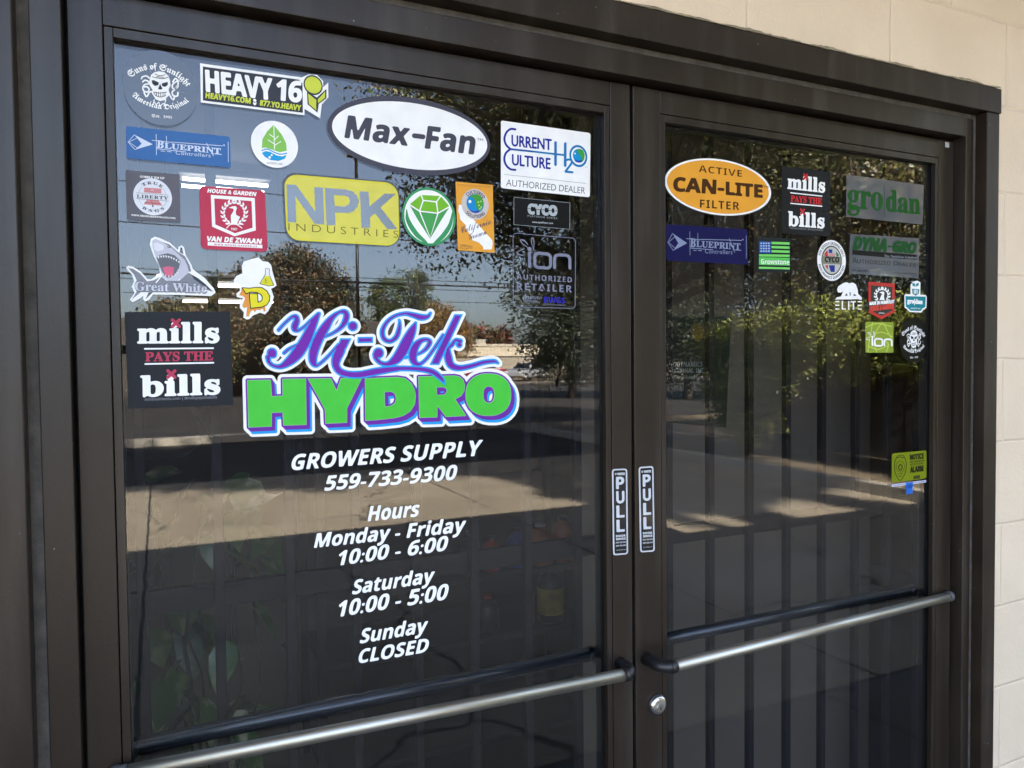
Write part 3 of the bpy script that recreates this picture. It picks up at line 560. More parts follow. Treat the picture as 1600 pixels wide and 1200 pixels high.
# tall cream sign on a post, top left of the reflection
sg = thing('pole_sign', (5.2, -19.6, 0), 'tall cream roadside sign with a pointed top, reflected behind the dark rimmed oval sticker', 'sign')
mb = MB(); q = [(4.95, 7.35), (5.55, 8.45), (5.68, 8.5), (5.68, 8.25), (7.9, 8.2), (7.9, 7.5), (5.3, 7.35)]
mb.bm.faces.new([mb.bm.verts.new((x, -19.6, z)) for x, z in q]); r = bmesh.ops.extrude_face_region(mb.bm, geom=mb.bm.faces[:]); bmesh.ops.translate(mb.bm, verts=[v for v in r['geom'] if isinstance(v, bmesh.types.BMVert)], vec=(0, -.3, 0))
mb.build('sign_panel', mat('cream_sign', (.62, .52, .34), .6, var=.1), sg); MB().tube([(5.2, -19.75, 0), (5.2, -19.75, 7.5)], .045, 14).build('sign_post', M['bronze'], sg)
# ------------------------------------------------------------------ lettering and stickers
def lin(h, k=.86):
    h = h.lstrip('#'); c = [int(h[i:i+2], 16)/255 for i in (0, 2, 4)]
    return tuple(k*(v/12.92 if v < .04045 else ((v+.055)/1.055)**2.4) for v in c)
_pm = {}
def ink(h, rough=.42):
    if (h, rough) not in _pm: _pm[(h, rough)] = mat('print_'+h.lstrip('#'), (.89, .88, .87) if h == '#f4f6fb' else lin(h), rough, spec=.16, var=.05, vscale=30)
    return _pm[(h, rough)]
SETS = {'b': (0x1D5D4, 0x1D5EE, 0x1D7EC), 's': (0x1D400, 0x1D41A, 0x1D7CE), 'f': (0x1D56C, 0x1D586, None), 'c': (0x1D4D0, 0x1D4EA, None), 't': (0x1D670, 0x1D68A, 0x1D7F6), 'p': None}
def conv(s, st):
    q = SETS[st]
    if not q: return s
    o = ''
    for ch in s:
        if 'A' <= ch <= 'Z': o += chr(q[0]+ord(ch)-65)
        elif 'a' <= ch <= 'z': o += chr(q[1]+ord(ch)-97)
        elif ch.isdigit() and q[2]: o += chr(q[2]+ord(ch)-48)
        else: o += ch
    return o
_tc = {}
def glyphs(s, st, off=0., shear=0., sp=1.):
    k = (s, st, off, shear, sp)
    if k in _tc: return _tc[k]
    c = bpy.data.curves.new('lettering', 'FONT'); c.body = conv(s, st); c.size = 1; c.offset = off; c.shear = shear; c.space_character = sp; c.resolution_u = 4
    o = bpy.data.objects.new('lettering', c); COL.objects.link(o); bpy.context.view_layer.update()
    me = o.evaluated_get(bpy.context.evaluated_depsgraph_get()).to_mesh()
    v = np.array([(q.co.x, q.co.y) for q in me.vertices]).reshape(-1, 2); f = [tuple(p.vertices) for p in me.polygons]
    bpy.data.objects.remove(o); bpy.data.curves.remove(c)
    if len(v):
        v[:, 0] = (v[:, 0]-v[:, 0].min())/max(1e-6, v[:, 0].max()-v[:, 0].min()); v[:, 1] = v[:, 1]/max(1e-6, v[:, 1].max())
    _tc[k] = (v, f); return v, f
def spline(pts, n=8):
    p = np.array(pts, float); q = np.vstack([2*p[0]-p[1], p, 2*p[-1]-p[-2]]); out = []
    for i in range(1, len(q)-2):
        for t in np.linspace(0, 1, n, endpoint=False):
            a, b_, c, d = q[i-1], q[i], q[i+1], q[i+2]
            out.append(.5*(2*b_+(c-a)*t+(2*a-5*b_+4*c-d)*t*t+(3*b_-a-3*c+d)*t**3))
    out.append(q[-2]); return np.array(out)
class Dec:
    """a flat printed or die-cut sticker; art is given in picture coordinates of the glass plane, o+s*(x,y)"""
    def __init__(s, name, label, cat, tr, inside=False, group=None, Y=None):
        s.name, s.label, s.cat, s.group = name, label, cat, group; s.tr = tr; s.parts = {}; s.micro = 0
        s.base = Y if Y is not None else (.0206 if inside else .0127); s.F = None
        s.Yp = s.base
    def T(s, x, y):
        if s.F is not None: x, y = s.F @ np.array([x, y, 1.])
        p = P(s.tr[0]+s.tr[2]*x, s.tr[1]+s.tr[2]*y, s.Yp); return np.array([p.x, p.z])
    def fit(s, src, dst):
        A = np.array([[x, y, 1] for x, y in src]); s.F = np.linalg.solve(A, np.array(dst, float)).T
    def add(s, part, m, pts, faces, layer):
        s.micro += 1; y = s.base-layer*.00022-(s.micro % 40)*2e-6
        d = s.parts.setdefault(part, ([], [], [], []))
        if m not in d[3]: d[3].append(m)
        o = len(d[0]); d[0].extend([(p[0], y, p[1]) for p in pts]); d[1].extend([tuple(o+i for i in f) for f in faces]); d[2].extend([d[3].index(m)]*len(faces))
    def poly(s, part, m, pts, layer=1): s.add(part, ink(m) if isinstance(m, str) else m, [s.T(*p) for p in pts], [tuple(range(len(pts)))], layer)
    def ell(s, part, m, c, rx, ry=None, layer=1, n=48, r0=0., rot=0.):
        """disc or ring; radii in picture units along x; ry = vertical picture units"""
        C = s.T(*c); xa, xb = s.T(c[0]-rx, c[1])[0], s.T(c[0]+rx, c[1])[0]; C = np.array([(xa+xb)/2, C[1]]); RX = abs(xb-xa)/2; RY = RX if ry is None else abs(s.T(c[0], c[1]-ry)[1]-C[1])
        a = np.arange(n)/n*2*math.pi; P1 = [C+np.array([RX*math.cos(t), RY*math.sin(t)]) for t in a]
        mm = ink(m) if isinstance(m, str) else m
        if r0 <= 0: s.add(part, mm, P1, [tuple(range(n))], layer)
        else:
            P0 = [C+r0*(p-C) for p in P1]; s.add(part, mm, P1+P0, [(i, (i+1) % n, n+(i+1) % n, n+i) for i in range(n)], layer)
    def rrect(s, part, m, q, r, layer=1, ring=None):
        """quad TL TR BR BL with rounded corners; ring = line width"""
        def out(q, r):
            o = []
            for i in range(4):
                p = np.array(q[i], float); a = np.array(q[i-1], float); b_ = np.array(q[(i+1) % 4], float)
                u = (a-p)/np.linalg.norm(a-p); v = (b_-p)/np.linalg.norm(b_-p)
                for k in range(7):
                    t = k/6*math.pi/2; o.append(p+u*r*(1-math.sin(t))+v*r*(1-math.cos(t)))
            return o
        a = out(q, r)
        if ring is None: s.poly(part, m, a, layer)
        else:
            c = np.mean(np.array(q, float), 0); q2 = []
            for p in q: d = np.array(p, float)-c; q2.append(c+d-np.sign(d)*ring)
            b_ = out(q2, max(1, r-ring)); n = len(a); pts = [s.T(*p) for p in a+b_]
            s.add(part, ink(m) if isinstance(m, str) else m, pts, [(i, (i+1) % n, n+(i+1) % n, n+i) for i in range(n)], layer)
    def text(s, part, m, st, string, bl, br, tl, layer=2, off=0., shear=0., sp=1.):
        if off >= .011: return s.fat(part, m, st, string, bl, br, tl, layer, off, shear, sp)
        v, f = glyphs(string, st, off, shear, sp)
        a, b_, c = s.T(*bl), s.T(*br), s.T(*tl)
        s.add(part, ink(m) if isinstance(m, str) else m, a+v[:, :1]*(b_-a)+v[:, 1:]*(c-a), f, layer)
    def fat(s, part, m, st, string, bl, br, tl, layer, off, shear, sp):
        """bold lettering: the outline grown evenly by a distance field"""
        v, f = glyphs(string, st, 0., shear, sp); a, b_, c = (np.array(q, float) for q in (bl, br, tl))
        cap = np.linalg.norm(c-a); g = off/.72*cap
        u = (b_-a)/np.linalg.norm(b_-a); a = a+u*g; b_ = b_-u*g; up = (c-a+u*g); up = up*(1-g/cap); q = a+v[:, :1]*(b_-a)+v[:, 1:]*up
        ed = {}
        for fc in f:
            for i in range(len(fc)):
                k = tuple(sorted((fc[i], fc[(i+1) % len(fc)]))); ed[k] = ed.get(k, 0)+1
        A = np.array([[q[i], q[j]] for (i, j), n in ed.items() if n == 1])
        h = max(cap/18, np.linalg.norm(b_-a)/700); lo = q.min(0)-2*g-2*h; hi = q.max(0)+2*g+2*h
        xs = np.arange(lo[0], hi[0], h); ys = np.arange(lo[1], hi[1], h); X, Y = np.meshgrid(xs, ys); D = np.full(X.shape, 1e9); par = np.zeros(X.shape, bool)
        for p0, p1 in A:
            j0 = max(0, int((min(p0[0], p1[0])-lo[0]-2*g-3*h)/h)); j1 = int((max(p0[0], p1[0])-lo[0]+2*g+3*h)/h)+2
            XX, YY = X[:, j0:j1], Y[:, j0:j1]; d = p1-p0; t = np.clip(((XX-p0[0])*d[0]+(YY-p0[1])*d[1])/max(d@d, 1e-9), 0, 1)
            D[:, j0:j1] = np.minimum(D[:, j0:j1], np.hypot(XX-p0[0]-t*d[0], YY-p0[1]-t*d[1]))
            r = (p0[1] > ys) != (p1[1] > ys)
            if r.any():
                xi = d[0]*(ys[r]-p0[1])/(d[1] if abs(d[1]) > 1e-12 else 1e-12)+p0[0]; par[r] ^= xs[None, :] < xi[:, None]
        s.iso(part, m, np.where(par, -D, D), lo[0], lo[1], h, g, layer)
    def arc(s, part, m, st, string, c, r0, r1, a0, a1, layer=2, off=0., ky=1., sp=1.):
        """text on a circle round picture point c: r0 baseline radius, r1 cap radius, a0..a1 degrees"""
        v, f = glyphs(string, st, off, 0, sp); C = s.T(*c); k = abs(s.T(c[0]+100, c[1])[0]-C[0])/100
        ang = np.radians(a0+(a1-a0)*v[:, 0]); rad = k*(r0+(r1-r0)*v[:, 1])
        s.add(part, ink(m) if isinstance(m, str) else m, np.stack([C[0]+rad*np.cos(ang), C[1]+ky*rad*np.sin(ang)], 1), f, layer)
    def stroke(s, part, m, pts, r, layer=2, closed=False, n=6, smooth=True):
        p = np.array([q[:2] for q in pts], float); rr = np.array([q[2] if len(q) > 2 else r for q in pts], float)
        full = np.column_stack([p, rr])
        if closed: full = np.vstack([full, full[:1]])
        sm = spline(full, n) if smooth and len(full) > 2 else full
        t = np.gradient(sm[:, :2], axis=0)
        if closed: t[0] = t[-1] = (sm[1, :2]-sm[-2, :2])
        t /= np.linalg.norm(t, axis=1)[:, None]+1e-9
        nrm = np.stack([-t[:, 1], t[:, 0]], 1); A = sm[:, :2]+nrm*sm[:, 2:]; B = sm[:, :2]-nrm*sm[:, 2:]
        k = len(sm); V = [s.T(*q) for q in A]+[s.T(*q) for q in B]; F = [(i, i+1, k+i+1, k+i) for i in range(k-1)]
        if not closed:
            for e, sg in ((0, -1), (k-1, 1)):
                a0 = math.atan2(*(nrm[e][::-1])); cap = []
                for j in range(1, 6):
                    a = a0-sg*j/6*math.pi; cap.append(len(V)); V.append(s.T(*(sm[e, :2]+sm[e, 2]*np.array([math.cos(a), math.sin(a)]))))
                F.append(tuple([e]+cap+[k+e]))
        s.add(part, ink(m) if isinstance(m, str) else m, V, F, layer)
    def iso(s, part, m, D, x0, y0, h, lev, layer):
        """flat mesh of the region where the distance field D is below lev"""
        V = []; F = []; ids = {}
        G = D-lev; ny, nx = G.shape; ins = G < 0
        def vid(key, x, y):
            if key not in ids: ids[key] = len(V); V.append(s.T(x0+x*h, y0+y*h))
            return ids[key]
        def corner(i, j): return vid((i, j, 0), j, i)
        def cut(i, j, i2, j2):
            a, b_ = G[i, j], G[i2, j2]; t = a/(a-b_)
            key = (min(i, i2), min(j, j2), 1 if i == i2 else 2); return vid(key, j+(j2-j)*t, i+(i2-i)*t)
        for i in range(ny-1):
            r = ins[i]; q = ins[i+1]; full = r[:-1] & r[1:] & q[:-1] & q[1:]; some = (r[:-1] | r[1:] | q[:-1] | q[1:]) & ~full
            for j in np.nonzero(some)[0]:
                cs = [(i, j), (i, j+1), (i+1, j+1), (i+1, j)]; pl = []
                for k in range(4):
                    a, b_ = cs[k], cs[(k+1) % 4]
                    if ins[a]: pl.append(corner(*a))
                    if ins[a] != ins[b_]: pl.append(cut(*a, *b_))
                if len(pl) >= 3: F.append(tuple(pl))
            e = np.diff(np.concatenate([[0], full.astype(int), [0]])); 
            for a, b_ in zip(np.nonzero(e == 1)[0], np.nonzero(e == -1)[0]): F.append((corner(i, a), corner(i, b_), corner(i+1, b_), corner(i+1, a)))
        s.add(part, ink(m) if isinstance(m, str) else m, V, F, layer)
    def done(s):
        allv = [v for p in s.parts.values() for v in p[0]]; c = np.mean([np.min(allv, 0), np.max(allv, 0)], 0)
        t = thing(s.name, tuple(c), s.label, s.cat, s.group)
        for part, (V, F, mi, ms) in s.parts.items():
            nm = part.split('.')[0]
            me = bpy.data.meshes.new(nm); me.from_pydata([(v[0]-c[0], v[1]-c[1], v[2]-c[2]) for v in V], [], F)
            for m in ms: me.materials.append(m)
            me.polygons.foreach_set('material_index', np.array(mi, np.int32)); me.update()
            o = bpy.data.objects.new(nm, me); COL.objects.link(o); o.parent = t
        return t
def d_poly(X, Y, loops):
    D = np.full(X.shape, 1e9); par = np.zeros(X.shape, bool)
    for lp in loops:
        p = np.array(lp, float)
        for a, b_ in zip(p, np.roll(p, -1, 0)):
            d = b_-a; t = np.clip(((X-a[0])*d[0]+(Y-a[1])*d[1])/max(d@d, 1e-9), 0, 1)
            D = np.minimum(D, np.hypot(X-a[0]-t*d[0], Y-a[1]-t*d[1]))
            cr = ((a[1] > Y) != (b_[1] > Y)); par ^= cr & (X < (b_[0]-a[0])*(Y-a[1])/(b_[1]-a[1]+1e-12)+a[0])
    return np.where(par, -D, D)
def d_stroke(X, Y, pts):
    sm = spline(pts, 10) if len(pts) > 1 else np.array(pts, float); D = np.full(X.shape, 1e9)
    for x, y, r in sm: D = np.minimum(D, np.hypot(X-x, Y-y)-r)
    return D
W_, K_ = '#f4f6fb', '#0c0d0e'

# --- the shop's own logo
lg = Dec('shop_logo', 'large logo on the left door, purple script over fat green block letters', 'shop logo', (370, 470, .5))
def z1(x, y, r=0): return (2*(400+.1375*x-370), 2*(.1375*y), 2*.1375*r)
def z2(x, y, r=0): return (2*(570+.15625*x-370), 2*(.15625*y), 2*.15625*r)
def z3(x, y): return (2*(.15*x), 2*(90+.15*y))
def z4(x, y): return (2*(220+.15*x), 2*(90+.15*y))
hh = 1.5; X, Y = np.meshgrid(np.arange(0, 900, hh), np.arange(0, 440, hh))
S1 = [[(255, 332, 24), (330, 250, 24), (400, 190, 26), (450, 180, 32), (462, 225, 40), (440, 285, 46), (440, 325, 36), (480, 335, 24), (550, 290, 24), (630, 215, 24), (705, 150, 26)],
 [(712, 148, 26), (655, 250, 50), (600, 370, 64), (540, 490, 72), (465, 600, 72), (380, 685, 58), (290, 742, 36), (210, 742, 28), (150, 700, 30), (135, 640, 36)],
 [(180, 592, 62)], [(178, 596, 60), (196, 612, 44)],
 [(318, 592, 24), (375, 545, 24), (450, 508, 22), (560, 462, 20), (660, 435, 20), (790, 402, 22), (880, 362, 24), (960, 305, 30), (1010, 235, 40), (1028, 165, 40), (1000, 125, 34), (935, 135, 26), (855, 200, 40), (785, 300, 58), (725, 400, 62), (675, 510, 62), (648, 610, 58), (648, 690, 48), (685, 735, 26), (765, 680, 24), (850, 595, 24), (935, 500, 24)],
 [(985, 470, 40), (955, 560, 62), (915, 650, 60), (905, 730, 50), (950, 800, 46), (1050, 835, 44), (1180, 838, 46), (1330, 815, 44), (1480, 790, 40), (1610, 770, 38)],
 [(1098, 288, 60)]]
S2 = [[(655, 122, 16), (625, 158, 26), (560, 165, 36), (470, 140, 30), (400, 128, 24), (300, 152, 23), (220, 212, 25), (175, 300, 28), (190, 378, 28), (250, 405, 26), (310, 365, 30), (340, 290, 28), (348, 225, 20), (342, 190, 14)],
 [(505, 222, 18), (468, 305, 46), (420, 405, 60), (372, 500, 62), (315, 580, 54), (235, 630, 32), (160, 622, 26), (112, 575, 30), (105, 535, 34)], [(135, 522, 57)],
 [(405, 572, 14), (470, 545, 18), (540, 528, 20), (610, 480, 26), (648, 415, 28), (620, 388, 24), (560, 400, 30), (505, 455, 44), (478, 535, 48), (488, 605, 40), (540, 635, 26), (610, 585, 23), (690, 480, 23), (780, 345, 22)],
 [(942, 440, 34)], [(950, 405, 30), (905, 395, 24), (868, 440, 26), (820, 485, 20)], [(830, 485, 26), (832, 560, 44), (858, 640, 42), (935, 672, 34), (1050, 655, 30), (1180, 617, 28), (1290, 605, 25), (1332, 624, 14)],
 [(0, 728, 40), (120, 700, 36), (260, 682, 32), (400, 676, 30), (560, 684, 32), (670, 708, 34), (745, 760, 32), (782, 805, 22), (796, 836, 8)]]
D = np.full(X.shape, 1e9)
for q in S1: D = np.minimum(D, d_stroke(X, Y, [z1(*p) for p in q]))
for q in S2: D = np.minimum(D, d_stroke(X, Y, [z2(*p) for p in q]))
D = np.minimum(D, d_poly(X, Y, [[z1(*p)[:2] for p in ((955, 425), (1085, 425), (1020, 560), (920, 520))]]))
D = np.minimum(D, d_poly(X, Y, [[z1(*p)[:2] for p in ((1155, 415), (1325, 412), (1325, 475), (1155, 478))]])-1)
D = np.minimum(D, d_poly(X, Y, [[z2(*p)[:2] for p in ((893, 133), (980, 133), (742, 642), (645, 642))]]))
n32 = [k/30*2*math.pi for k in range(30)]
def se(cx, cy, rx, ry, e): return [z4(cx+rx*math.copysign(abs(math.cos(t))**e, math.cos(t)), cy+ry*math.copysign(abs(math.sin(t))**e, math.sin(t))) for t in n32]
L5 = [[[z3(*p) for p in ((110, 228), (352, 224), (362, 395), (478, 390), (476, 215), (718, 212), (724, 690), (484, 698), (478, 560), (362, 565), (360, 708), (122, 718))]],
 [[z3(*p) for p in ((740, 212), (980, 210), (1037, 338), (1085, 206), (1302, 204), (1146, 522), (1146, 668), (925, 678), (918, 530))]],
 [[z4(*p) for p in ((-132, 210), (200, 195), (290, 208), (350, 260), (385, 330), (395, 400), (385, 480), (340, 550), (270, 595), (180, 620), (0, 640), (-127, 648))], [z4(*p) for p in ((70, 350), (140, 345), (178, 366), (192, 418), (180, 465), (140, 494), (75, 505))]],
 [[z4(*p) for p in ((425, 190), (800, 180), (850, 190), (890, 225), (908, 280), (900, 340), (870, 390), (805, 425), (920, 597), (710, 608), (620, 490), (618, 612), (435, 618))], [z4(*p) for p in ((613, 300), (690, 298), (718, 320), (720, 345), (705, 372), (680, 380), (615, 382))]],
 [se(1152, 378, 236, 220, .86), se(1157, 378, 58, 86, .85)]]
E5 = np.minimum.reduce([d_poly(X, Y, l) for l in L5])
def shift(A, dx, dy):
    B = np.full(A.shape, 1e9); ix, iy = int(round(dx/hh)), int(round(dy/hh)); B[iy:, ix:] = A[:A.shape[0]-iy, :A.shape[1]-ix]; return B
PUR = np.minimum.reduce([E5-6, shift(E5, 4.5, 6)-5, shift(E5, 9, 10.5)-3]); CYA = np.minimum.reduce([shift(E5, 9, 10.5)-5, shift(E5, 13.5, 16.5)-5])
WH = np.minimum.reduce([PUR-9.5, CYA-8.5, D-9])
lg.iso('white_outline', W_, WH, 0, 0, hh, 0, 0)
lg.iso('block_letters', '#1fa6f0', CYA, 0, 0, hh, 0, 1); lg.iso('block_letters', '#742fa8', PUR, 0, 0, hh, 0, 2); lg.iso('block_letters', '#a9c4a8', E5, 0, 0, hh, .9, 3); lg.iso('block_letters', '#4fd046', E5, 0, 0, hh, -.4, 4)
lg.iso('script', '#25aaf2', D, 0, 0, hh, 0, 5); lg.iso('script', '#7a2cae', D, 0, 0, hh, -4.4, 6); lg.done()

# --- white cut vinyl lines under the logo
for k, (tx, sh_, bl, br, tl, lb) in enumerate((
 ('GROWERS SUPPLY', .22, (112, 172), (1057, 98), (112, 95), 'white slanted capitals in the first line right under the green logo'),
 ('559-733-9300', .22, (273, 273), (930, 217), (273, 200), 'white slanted telephone number in the second line under the logo'),
 ('Hours', .22, (487, 424), (745, 398), (487, 351), 'white slanted heading with one short word, above the weekday lines'),
 ('Monday - Friday', .22, (222, 555), (975, 474), (222, 481), 'longest white line naming two weekdays joined by a dash'),
 ('10:00 - 6:00', .22, (345, 642), (885, 566), (345, 570), 'white weekday opening times, upper of the two lines of times'),
 ('Saturday', .22, (410, 785), (820, 724), (410, 711), 'white eight letter day name between the two lines of times'),
 ('10:00 - 5:00', .22, (345, 895), (887, 807), (345, 818), 'white opening times in the lower of the two lines of times'),
 ('Sunday', .22, (448, 1027), (787, 969), (448, 953), 'white six letter day name, last but one line on the left door'),
 ('CLOSED', .22, (443, 1125), (790, 1067), (443, 1057), 'white slanted capitals in the lowest line on the left door'))):
    d = Dec('vinyl_lettering', lb, 'lettering', (420, 680, .31677), group='white vinyl lines under the logo')
    if '-' in tx or ':' in tx:
        tx = tx.replace('-', '\u2013') if False else tx
    d.text('letters', W_, 'b', tx, bl, br, tl, 1, off=.013, shear=.24); d.done()

def st(label, tr, inside=False, group=None, name='sticker', Y=None): return Dec(name, label, 'sticker', tr, inside, group, Y)
# --- skull disc (twice)
def skull(d, disc):
    d.ell('disc', disc, (600, 575), 588, 585, 0)
    d.arc('lettering', W_, 'f', 'Suns of Sunlight', (588, 795), 545, 655, 140, 36, 2, off=.012)
    d.arc('lettering', W_, 'f', 'American Original', (590, 300), 655, 560, 228, 315, 2, off=.012)
    d.text('lettering', W_, 'f', 'Est. ', (472, 1032), (605, 1042), (472, 982), 2); d.text('lettering', W_, 's', '1995', (650, 1045), (790, 1056), (650, 1003), 2)
    e = 'emblem'
    d.poly(e, W_, [(440, 430), (460, 370), (510, 330), (590, 315), (670, 330), (730, 390), (755, 450), (765, 540), (735, 590), (742, 650), (735, 700), (700, 730), (690, 765), (600, 782), (530, 750), (500, 700), (473, 660), (482, 600), (440, 540), (430, 500)], 2)
    dk = '#2c3038'
    d.poly(e, dk, [(470, 455), (505, 455), (582, 492), (572, 532), (520, 545), (480, 510)], 3); d.poly(e, dk, [(625, 508), (718, 480), (722, 530), (680, 560), (636, 547)], 3); d.poly(e, dk, [(601, 515), (640, 590), (612, 602), (568, 595)], 3)
    for q in ([(500, 650), (540, 700), (610, 718), (690, 695)], [(505, 640), (590, 655), (700, 640)], [(540, 640), (548, 705)], [(575, 645), (580, 715)], [(612, 650), (612, 718)], [(650, 648), (645, 710)], [(680, 642), (676, 700)], [(480, 400), (560, 420), (650, 430), (725, 410)], [(520, 360), (600, 385), (680, 370)], [(545, 400), (600, 405), (660, 415)]): d.stroke(e, dk, q, 5, 3)
    for q in ([(330, 480), (370, 455), (420, 480), (425, 510), (370, 520), (335, 560), (345, 620), (400, 640), (430, 600), (400, 560), (350, 560)], [(310, 430), (330, 400), (390, 390), (430, 420)], [(860, 470), (800, 520), (800, 580), (860, 580), (870, 540), (830, 600), (790, 640), (810, 700), (870, 700), (880, 650)], [(800, 480), (840, 430), (880, 470), (880, 560)], [(350, 650), (390, 710), (440, 640), (490, 640)], [(830, 700), (810, 760), (770, 720), (730, 640)]): d.stroke(e, W_, q, 12, 2)
    for q in ([(500, 780), (540, 830), (580, 800), (600, 860), (650, 820), (700, 850)], [(490, 840), (510, 760)], [(690, 770), (660, 860)]): d.stroke(e, W_, q, 7, 2)
    for q in ([(430, 280), (465, 335)], [(755, 345), (735, 390)], [(240, 670), (320, 650)], [(870, 630), (1010, 668)], [(780, 730), (840, 850)], [(575, 290), (580, 310)]): d.stroke(e, '#9aa3b4', q, 3.5, 2)
d = st('dark round skull sticker with blackletter words in the top left corner of the left door', (190, 80, .1), False); skull(d, mat('smoked_vinyl', (.05, .06, .08), .04, spec=.6)); d.done(); big = d
d = st('small black skull sticker near the right edge of the right door', (190, 80, .1), False)
sm = st('', (1340, 480, .075), True); cb_ = big.T(600, 575); cs_ = sm.T(1103, 690); kk = abs(sm.T(1345, 690)[0]-sm.T(865, 690)[0])/abs(big.T(1080, 500)[0]-big.T(120, 500)[0])
d.T = lambda x, y: cs_+kk*(big.T(x, y)-cb_); skull(d, '#0f1011'); d.done()
# --- heavy white and lime banner
d = st('white banner sticker with fat outlined capitals and a lime tulip at its right end', (150, 40, .25)); k = '#3b3f49'
d.poly('backing', W_, [(650, 235), (1285, 324), (1330, 305), (1382, 308), (1420, 348), (1420, 385), (1451, 356), (1452, 448), (1412, 492), (1400, 580), (1303, 520), (1303, 560), (655, 480)], 0)
d.poly('backing', k, [(668, 256), (1268, 338), (1290, 360), (1293, 545), (668, 468)], 1)
d.text('lettering', W_, 'b', 'HEAVY', (686, 410), (1108, 466), (680, 274), 2, off=.022, sp=.93); d.text('lettering', W_, 'b', '16', (1122, 462), (1286, 480), (1128, 330), 2, off=.022, sp=.9)
d.text('lettering', '#d7e04d', 'b', 'HEAVY16.COM', (683, 452), (966, 488), (686, 417), 2, off=.03); d.text('lettering', '#d7e04d', 'b', '877.YO.HEAVY', (1022, 499), (1280, 532), (1025, 464), 2, off=.03)
d.ell('lettering', W_, (992, 468), 10, 10, 2); d.poly('lettering', W_, [(982, 478), (992, 484), (1002, 478), (1002, 492), (992, 500), (982, 490)], 2)
d.ell('tulip', k, (1357, 372), 60, 62, 1); d.poly('tulip', k, [(1318, 408), (1380, 450), (1440, 396), (1440, 455), (1392, 490), (1384, 545), (1322, 492)], 1)
d.ell('tulip', '#d7e04d', (1357, 372), 52, 52, 2); d.poly('tulip', '#d7e04d', [(1326, 425), (1376, 465), (1376, 530), (1330, 490)], 2); d.poly('tulip', '#d7e04d', [(1386, 462), (1432, 412), (1431, 452), (1388, 486)], 2); d.done()
# --- leaf drop
d = st('white round sticker with a green leaf above blue water waves on the left door', (150, 40, .25))
d.ell('disc', W_, (1115, 742), 147, 146, 0)
d.poly('leaf_emblem', '#8fcf5e', [(1110, 620), (1160, 680), (1188, 735), (1192, 782), (1150, 792), (1100, 776), (1060, 762), (1036, 765), (1040, 710), (1070, 660)], 1)
for q in ([(1111, 625), (1113, 690), (1115, 772)], [(1113, 700), (1085, 680)], [(1113, 715), (1140, 690)], [(1114, 740), (1075, 715)], [(1114, 750), (1155, 725)]): d.stroke('leaf_emblem', W_, q, 2.5, 2)
d.poly('leaf_emblem', '#1ba3de', [(1037, 796), (1060, 784), (1090, 790), (1130, 812), (1165, 818), (1192, 808), (1180, 832), (1140, 846), (1090, 840), (1055, 820)], 1)
d.stroke('leaf_emblem', '#1ba3de', [(1037, 780), (1070, 772), (1110, 790), (1150, 804), (1192, 798)], 3.5, 1); d.ell('leaf_emblem', W_, (1085, 824), 8, 8, 2); d.ell('leaf_emblem', W_, (1098, 810), 6, 6, 2)
d.text('lettering', '#555a66', 'p', 'AUTOPOT.COM', (1067, 864), (1165, 872), (1067, 852), 1); d.done()
# --- dark rimmed oval
d = st('large white oval sticker with a thick dark rim and bold dark word', (500, 100, .2875)); k = '#4b4b58'
d.ell('rim', k, (483, 390), 441, 210, 0, 72); d.ell('disc', W_, (487, 390), 421, 180, 1, 72)
d.text('lettering', k, 'b', 'Max', (132, 398), (484, 444), (140, 277), 2, off=.02, shear=.1); d.text('lettering', k, 'b', 'Fan', (568, 456), (842, 491), (574, 334), 2, off=.02, shear=.1); d.stroke('lettering', k, [(512, 390), (560, 396)], 13, 2.4, smooth=False); d.text('lettering', k, 'p', 'TM', (852, 415), (885, 420), (852, 402), 2); d.done()
# --- white card with two big C's
d = st('white rectangular card with blue capitals and a small globe on the left door', (775, 180, .1167)); k1, k2 = '#26339a', '#0f7fc0'
d.rrect('backing', W_, [(65, 70), (1265, 240), (1256, 1100), (65, 976)], 28, 0)
d.stroke('logo', k1, [(257, 190), (195, 186), (140, 230), (112, 310), (130, 390), (185, 448), (215, 458)], 14, 2); d.stroke('logo', k1, [(185, 458), (130, 510), (110, 590), (135, 670), (190, 722), (257, 733)], 14, 2)
d.stroke('logo', '#1b57ad', [(200, 456), (500, 488)], 12, 2.5); d.stroke('logo', k2, [(500, 488), (930, 537)], 12, 2.5)
d.text('logo', k1, 'p', 'URRENT', (205, 410), (745, 470), (205, 262), 2, off=.02); d.text('logo', k1, 'p', 'ULTURE', (212, 666), (730, 722), (212, 520), 2, off=.02)
d.stroke('logo', k2, [(795, 366), (795, 664)], 17, 3, smooth=False); d.stroke('logo', k2, [(925, 380), (924, 676)], 17, 3, smooth=False); d.stroke('logo', k2, [(922, 612), (960, 596), (1000, 600), (1010, 640), (930, 752)], 14, 3); d.stroke('logo', k2, [(932, 756), (1022, 766)], 14, 3.3)
d.ell('logo', k2, (1100, 548), 120, 147, 3, 48, r0=.80); d.ell('globe', '#1496d6', (1105, 545), 78, 92, 3); d.poly('globe', '#3fa24a', [(1070, 462), (1120, 450), (1165, 475), (1185, 530), (1178, 590), (1150, 625), (1130, 600), (1140, 560), (1105, 530), (1095, 495)], 4); d.poly('globe', '#2346b0', [(1040, 590), (1090, 610), (1140, 605), (1150, 622), (1105, 637), (1065, 625)], 4); d.ell('globe', W_, (1055, 515), 10, 10, 4)
d.stroke('lettering', '#8b8d95', [(108, 793), (1205, 914)], 2.5, 1); d.text('lettering', '#4a4c55', 'p', 'AUTHORIZED DEALER', (135, 945), (1190, 1053), (140, 856), 1, off=-.006); d.text('lettering', '#999ba3', 'p', 'TM', (1190, 700), (1222, 706), (1190, 688), 1); d.done()
